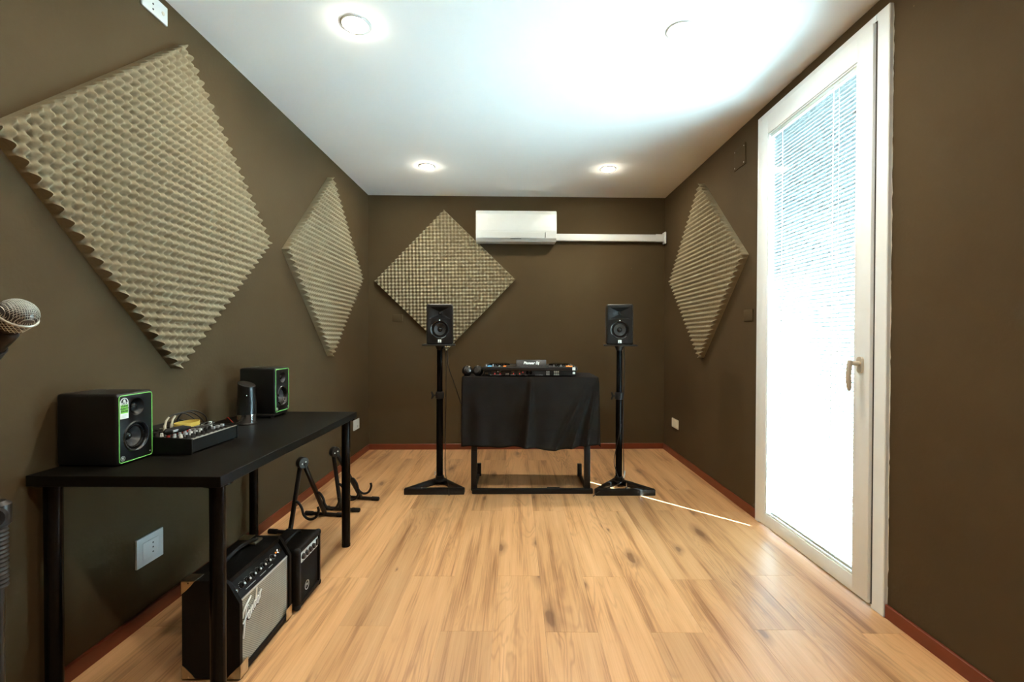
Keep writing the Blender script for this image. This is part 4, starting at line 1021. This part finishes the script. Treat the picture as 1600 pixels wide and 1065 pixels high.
def build_controller():
    Z0 = TZ+.0025
    t = thing('dj_controller', 'black deck controller seen from its connector side on the cloth', 'dj controller', (.112, 3.470, Z0)); t.scale = (1, 1, 1.08)
    W, D = .725, .40
    bm = NB(); bx(bm, -W/2+.008, W/2-.008, .012, D-.01, .006, .046, .003, 1); obj('chassis', bm, 'blackplastic', t)
    bm = NB(); bx(bm, -W/2, W/2, -.004, D, .044, .068, .006, 2); obj('top_deck', bm, 'blackplastic', t, smooth=40)
    for x in (-W/2+.05, 0, W/2-.05):
        for y in (.05, D-.05):
            bm = NB(); cyl(bm, (x, y, 0), (x, y, .008), .014, 14); obj('foot', bm, 'rubber', t)
    # raised screen, its back toward the camera
    a = math.radians(-22); R = Matrix.Rotation(a, 3, 'X')
    bm = NB(); bx(bm, -.185, .145, .004, .090, .055, .074, .004, 1); obj('screen_mount', bm, 'blackplastic', t)
    bm = NB(); box(bm, (.010, .040, .086), (.232, .022, .062), .004, 2, R); sc = obj('screen', bm, 'blackplastic', t, smooth=40)
    F = Matrix.Translation((.010, .040, .086)) @ R.to_4x4() @ at(AX_NY, 0, -.0116, .004)
    text('lettering', 'Pioneer Dj', .0265, 'sticker', sc, F, .0004, shear=.28, bold=.0009, space=1.02)
    # connectors along the inset panel
    Y = .012
    def jack(x, z, r, m='edge'):
        bm = NB(); lathe(bm, [(r, 0), (r, .006), (r*.6, .006), (r*.6, .001), (0, .001)], 14, at(AX_NY, x, Y, z)); obj('connector', bm, m, t, smooth=40)
    for x in (-.338, -.325): jack(x, .022, .006, 'chrome')
    for i, x in enumerate((-.290, -.268, -.246, -.228)): jack(x, .034, .005, 'chrome'); jack(x, .018, .005, 'knobred' if i % 2 else 'chrome')
    for x in (-.182, -.168): jack(x, .018, .005, 'edge')
    for x in (-.138, -.126, -.090, -.078): jack(x, .034, .0048, 'chrome'); jack(x, .019, .0048, 'knobred' if x in (-.126, -.078) else 'chrome')
    jack(-.055, .030, .0045, 'knobred')
    for x in (-.02, .005): jack(x, .027, .012, 'blackmetal')
    jack(.002, .036, .004, 'chrome')
    for x in (.130, .144): jack(x, .033, .006, 'edge'); jack(x, .018, .006, 'edge')
    for x in (.188, .202, .216): jack(x, .033, .006, 'handle'); jack(x, .017, .006, 'edge')
    for x0, x1 in ((-.305, -.215), (-.19, -.16), (-.15, -.11), (-.10, -.065), (-.04, -.02), (.04, .10), (.125, .15), (.18, .225)):
        bm = NB(); bx(bm, x0, x1, Y-.0008, Y+.001, .0095, .0108); obj('panel_print', bm, 'plastic_g', t)
    bm = NB(); bx(bm, .04, .105, Y-.001, Y+.002, .014, .036); obj('cooling_slot', bm, 'hole', t)
    # top controls peeking over the edge
    rr = random.Random(5)
    for x0, x1 in ((-.335, -.20), (.185, .335)):
        for i in range(9):
            x = x0 + (x1-x0)*i/8
            bm = NB(); cyl(bm, (x, .035 + .02*(i % 2), .067), (x, .035 + .02*(i % 2), .067 + rr.uniform(.010, .018)), .0055, 10); obj('knob', bm, 'knobgrey' if i % 3 == 0 else 'blackplastic', t, smooth=40)
    for x, m in ((-.318, 'blue'), (-.30, 'blue'), (-.196, 'orange'), (-.186, 'orange'), (.285, 'orange'), (.302, 'orange'), (.318, 'orange')):
        bm = NB(); bx(bm, x-.008, x+.008, .02, .04, .067, .076, .002, 1); obj('pad_light', bm, m, t)
    for x in (-.24, .245):
        bm = NB(); lathe(bm, [(.085, .067), (.085, .078), (.07, .082), (0, .082)], 40, Matrix.Translation((x, .24, 0))); obj('jog_wheel', bm, 'blackmetal', t, smooth=40)
    for (x0, x1, z0, z1, y) in ((.328, .345, .046, .067, -.0045), (.333, .345, .018, .033, .0115)):
        bm = NB(); bx(bm, x0-.006, x1, y-.001, y+.001, z0, z1); obj('paper_tag', bm, 'sticker', t)['label'] = 'small white paper tag'
build_controller()
def build_headphones():
    t = thing('headphones', 'black over-ear headphones lying beside the deck controller', 'headphones', (-.335, 3.535, TZ+.0025))
    for k, (x, ang) in enumerate(((-.035, 25), (.040, -20))):
        d = Vector((math.sin(math.radians(ang)), -math.cos(math.radians(ang)), .25)).normalized()
        m = Matrix.Translation((x, 0, .040)) @ d.to_track_quat('Z', 'Y').to_matrix().to_4x4()
        bm = NB(); lathe(bm, [(0, -.016), (.034, -.016), (.039, -.008), (.039, .004), (.032, .014), (0, .018)], 28, m); c = obj('ear_cup', bm, 'blackplastic', t, smooth=50)
        bm = NB(); lathe(bm, [(.022, .0145), (.020, .0185), (0, .0205)], 24, m); obj('cup_badge', bm, 'cone', c, smooth=50)
        bm = NB(); tube(bm, [m @ Vector((.032*math.cos(a), .032*math.sin(a), -.018)) for a in [2*PI*i/24 for i in range(24)]], .0095, 10, closed=True); obj('ear_pad', bm, 'rubber', c, smooth=60)
    bm = NB(); tube(bm, smooth_path([(-.042, .012, .064), (-.058, .06, .058), (-.045, .13, .030), (.005, .165, .016), (.055, .13, .030), (.062, .06, .058), (.045, .012, .064)], 6), .0085, 10); hb = obj('headband', bm, 'rubber', t, smooth=60)
    for s in (-1, 1):
        bm = NB(); bx(bm, s*.042-.005, s*.042+.005, .002, .014, .060, .079, .002, 1); obj('yoke', bm, 'edge', t)
build_headphones()

# ------------------------------------------------------------------ microphone and its stand at the left edge
def build_mic():
    head = Vector((-.812, .735, 1.2215)); d = Vector((.62, -.10, .62)).normalized()   # direction the grille points
    t = thing('microphone', 'handheld vocal microphone with steel mesh head at the left edge', 'microphone', head)
    q = d.to_track_quat('Z', 'Y').to_matrix().to_4x4()
    bm = NB(); R = .0255
    prof = [(.0155, -.030), (.0195, -.022), (.0245, -.006), (R, .0), (R*1.0, .004), (.0243, .012), (.0195, .0195), (.0115, .0245), (0, .026)]
    lathe(bm, prof, 40, q, True, False); hd = obj('grille_head', bm, 'cone', t, smooth=70)
    # woven wire relief
    bm = NB()
    def onhead(a, z):
        for (r0, z0), (r1, z1) in zip(prof, prof[1:]):
            if z0 <= z <= z1: rr_ = r0 + (r1-r0)*(z-z0)/max(1e-6, z1-z0); return q @ Vector((rr_*math.cos(a), rr_*math.sin(a), z))
        return q @ Vector((0, 0, z))
    for s in (-1, 1):
        for k in range(22):
            P = [onhead(2*PI*k/22 + s*i*.13, -.020 + .024*i/8) for i in range(9)]
            tube(bm, P, .00055, 4, cap=False)
    up = [(r_, z_) for r_, z_ in prof if z_ >= .004][::-1]
    def zdome(r_):
        for (r0, z0), (r1, z1) in zip(up, up[1:]):
            if r0 <= r_ <= r1: return z0 + (z1-z0)*(r_-r0)/(r1-r0)
        return .004
    for dr in (0, 1):
        for k in range(-8, 9):
            c = k*.0029; hw = math.sqrt(max(0, R*R - c*c))
            if hw < .004: continue
            P = []
            for i in range(15):
                w_ = -hw + 2*hw*i/14; a2, b2 = (c, w_) if dr == 0 else (w_, c)
                P.append(q @ Vector((a2, b2, zdome(min(R, math.hypot(a2, b2))) + .0002)))
            tube(bm, P, .00055, 4, cap=False)
    obj('wire_mesh', bm, 'mesh', hd, smooth=70)
    bm = NB(); tube(bm, [q @ Vector(((R+.0006)*math.cos(a), (R+.0006)*math.sin(a), .001)) for a in [2*PI*i/40 for i in range(40)]], .0022, 8, closed=True); obj('head_band', bm, 'mesh', hd, smooth=60)
    bm = NB(); lathe(bm, [(.0150, -.030), (.0190, -.036), (.0185, -.046), (.0165, -.060), (.0125, -.150), (.0115, -.178), (0, -.178)], 28, q); obj('body', bm, 'blacksatin', t, smooth=50)
    return head, d
mh, md = build_mic()
def build_mic_stand():
    px, py = -.850, .735
    t = thing('microphone_stand', 'black microphone stand with clutch knob cropped by the left edge', 'microphone stand', (px, py, 0))
    def L(p): return Vector(p) - Vector((px, py, 0))
    clip = mh - md*.095; joint = Vector((clip.x+.010, clip.y, clip.z-.032))
    # round base and tube
    bm = NB(); lathe(bm, [(.13, 0), (.132, .008), (.12, .018), (.03, .028), (.016, .034)], 40); obj('base', bm, 'rubber', t, smooth=40)
    bm = NB(); cyl(bm, (0, 0, .03), (0, 0, .84), .0095, 18); obj('lower_tube', bm, 'blacksatin', t, smooth=40)
    bm = NB(); prof = []
    z = .775
    while z < .875: prof += [(.0135, z), (.0155, z+.003), (.0135, z+.006)]; z += .007
    lathe(bm, prof, 24); obj('knurled_grip', bm, 'blacksatin', t, smooth=30)
    kn = NB(); cyl(kn, (.006, -.008, .895), (.028, -.030, .900), .0170, 20, .0150); obj('clutch_knob', kn, 'rubber', t, smooth=40)
    bm = NB(); lathe(bm, [(.014, .875), (.019, .880), (.019, .912), (.012, .918)], 24); obj('clutch', bm, 'blacksatin', t, smooth=40)
    j = L(joint)
    bm = NB(); tube(bm, smooth_path([(-.004, 0, .91), (-.012, .0, 1.00), (j.x-.010, j.y, j.z-.05), (j.x, j.y, j.z)], 5), .0065, 14); obj('upper_tube', bm, 'blacksatin', t, smooth=40)
    bm = NB(); box(bm, j + Vector((.002, -.004, -.012)), (.016, .020, .046), .004, 2); obj('clip_joint', bm, 'rubber', t, smooth=40)
    c = L(clip); q = md.to_track_quat('Z', 'Y').to_matrix().to_4x4()
    bm = NB(); lathe(bm, [(.0165, -.022), (.0185, -.022), (.0195, .024), (.0175, .024)], 24, Matrix.Translation(c) @ q, False, False); box(bm, (c+j)/2, (.012, .014, .034), .003, 2); obj('clip', bm, 'rubber', t, smooth=40)
build_mic_stand()
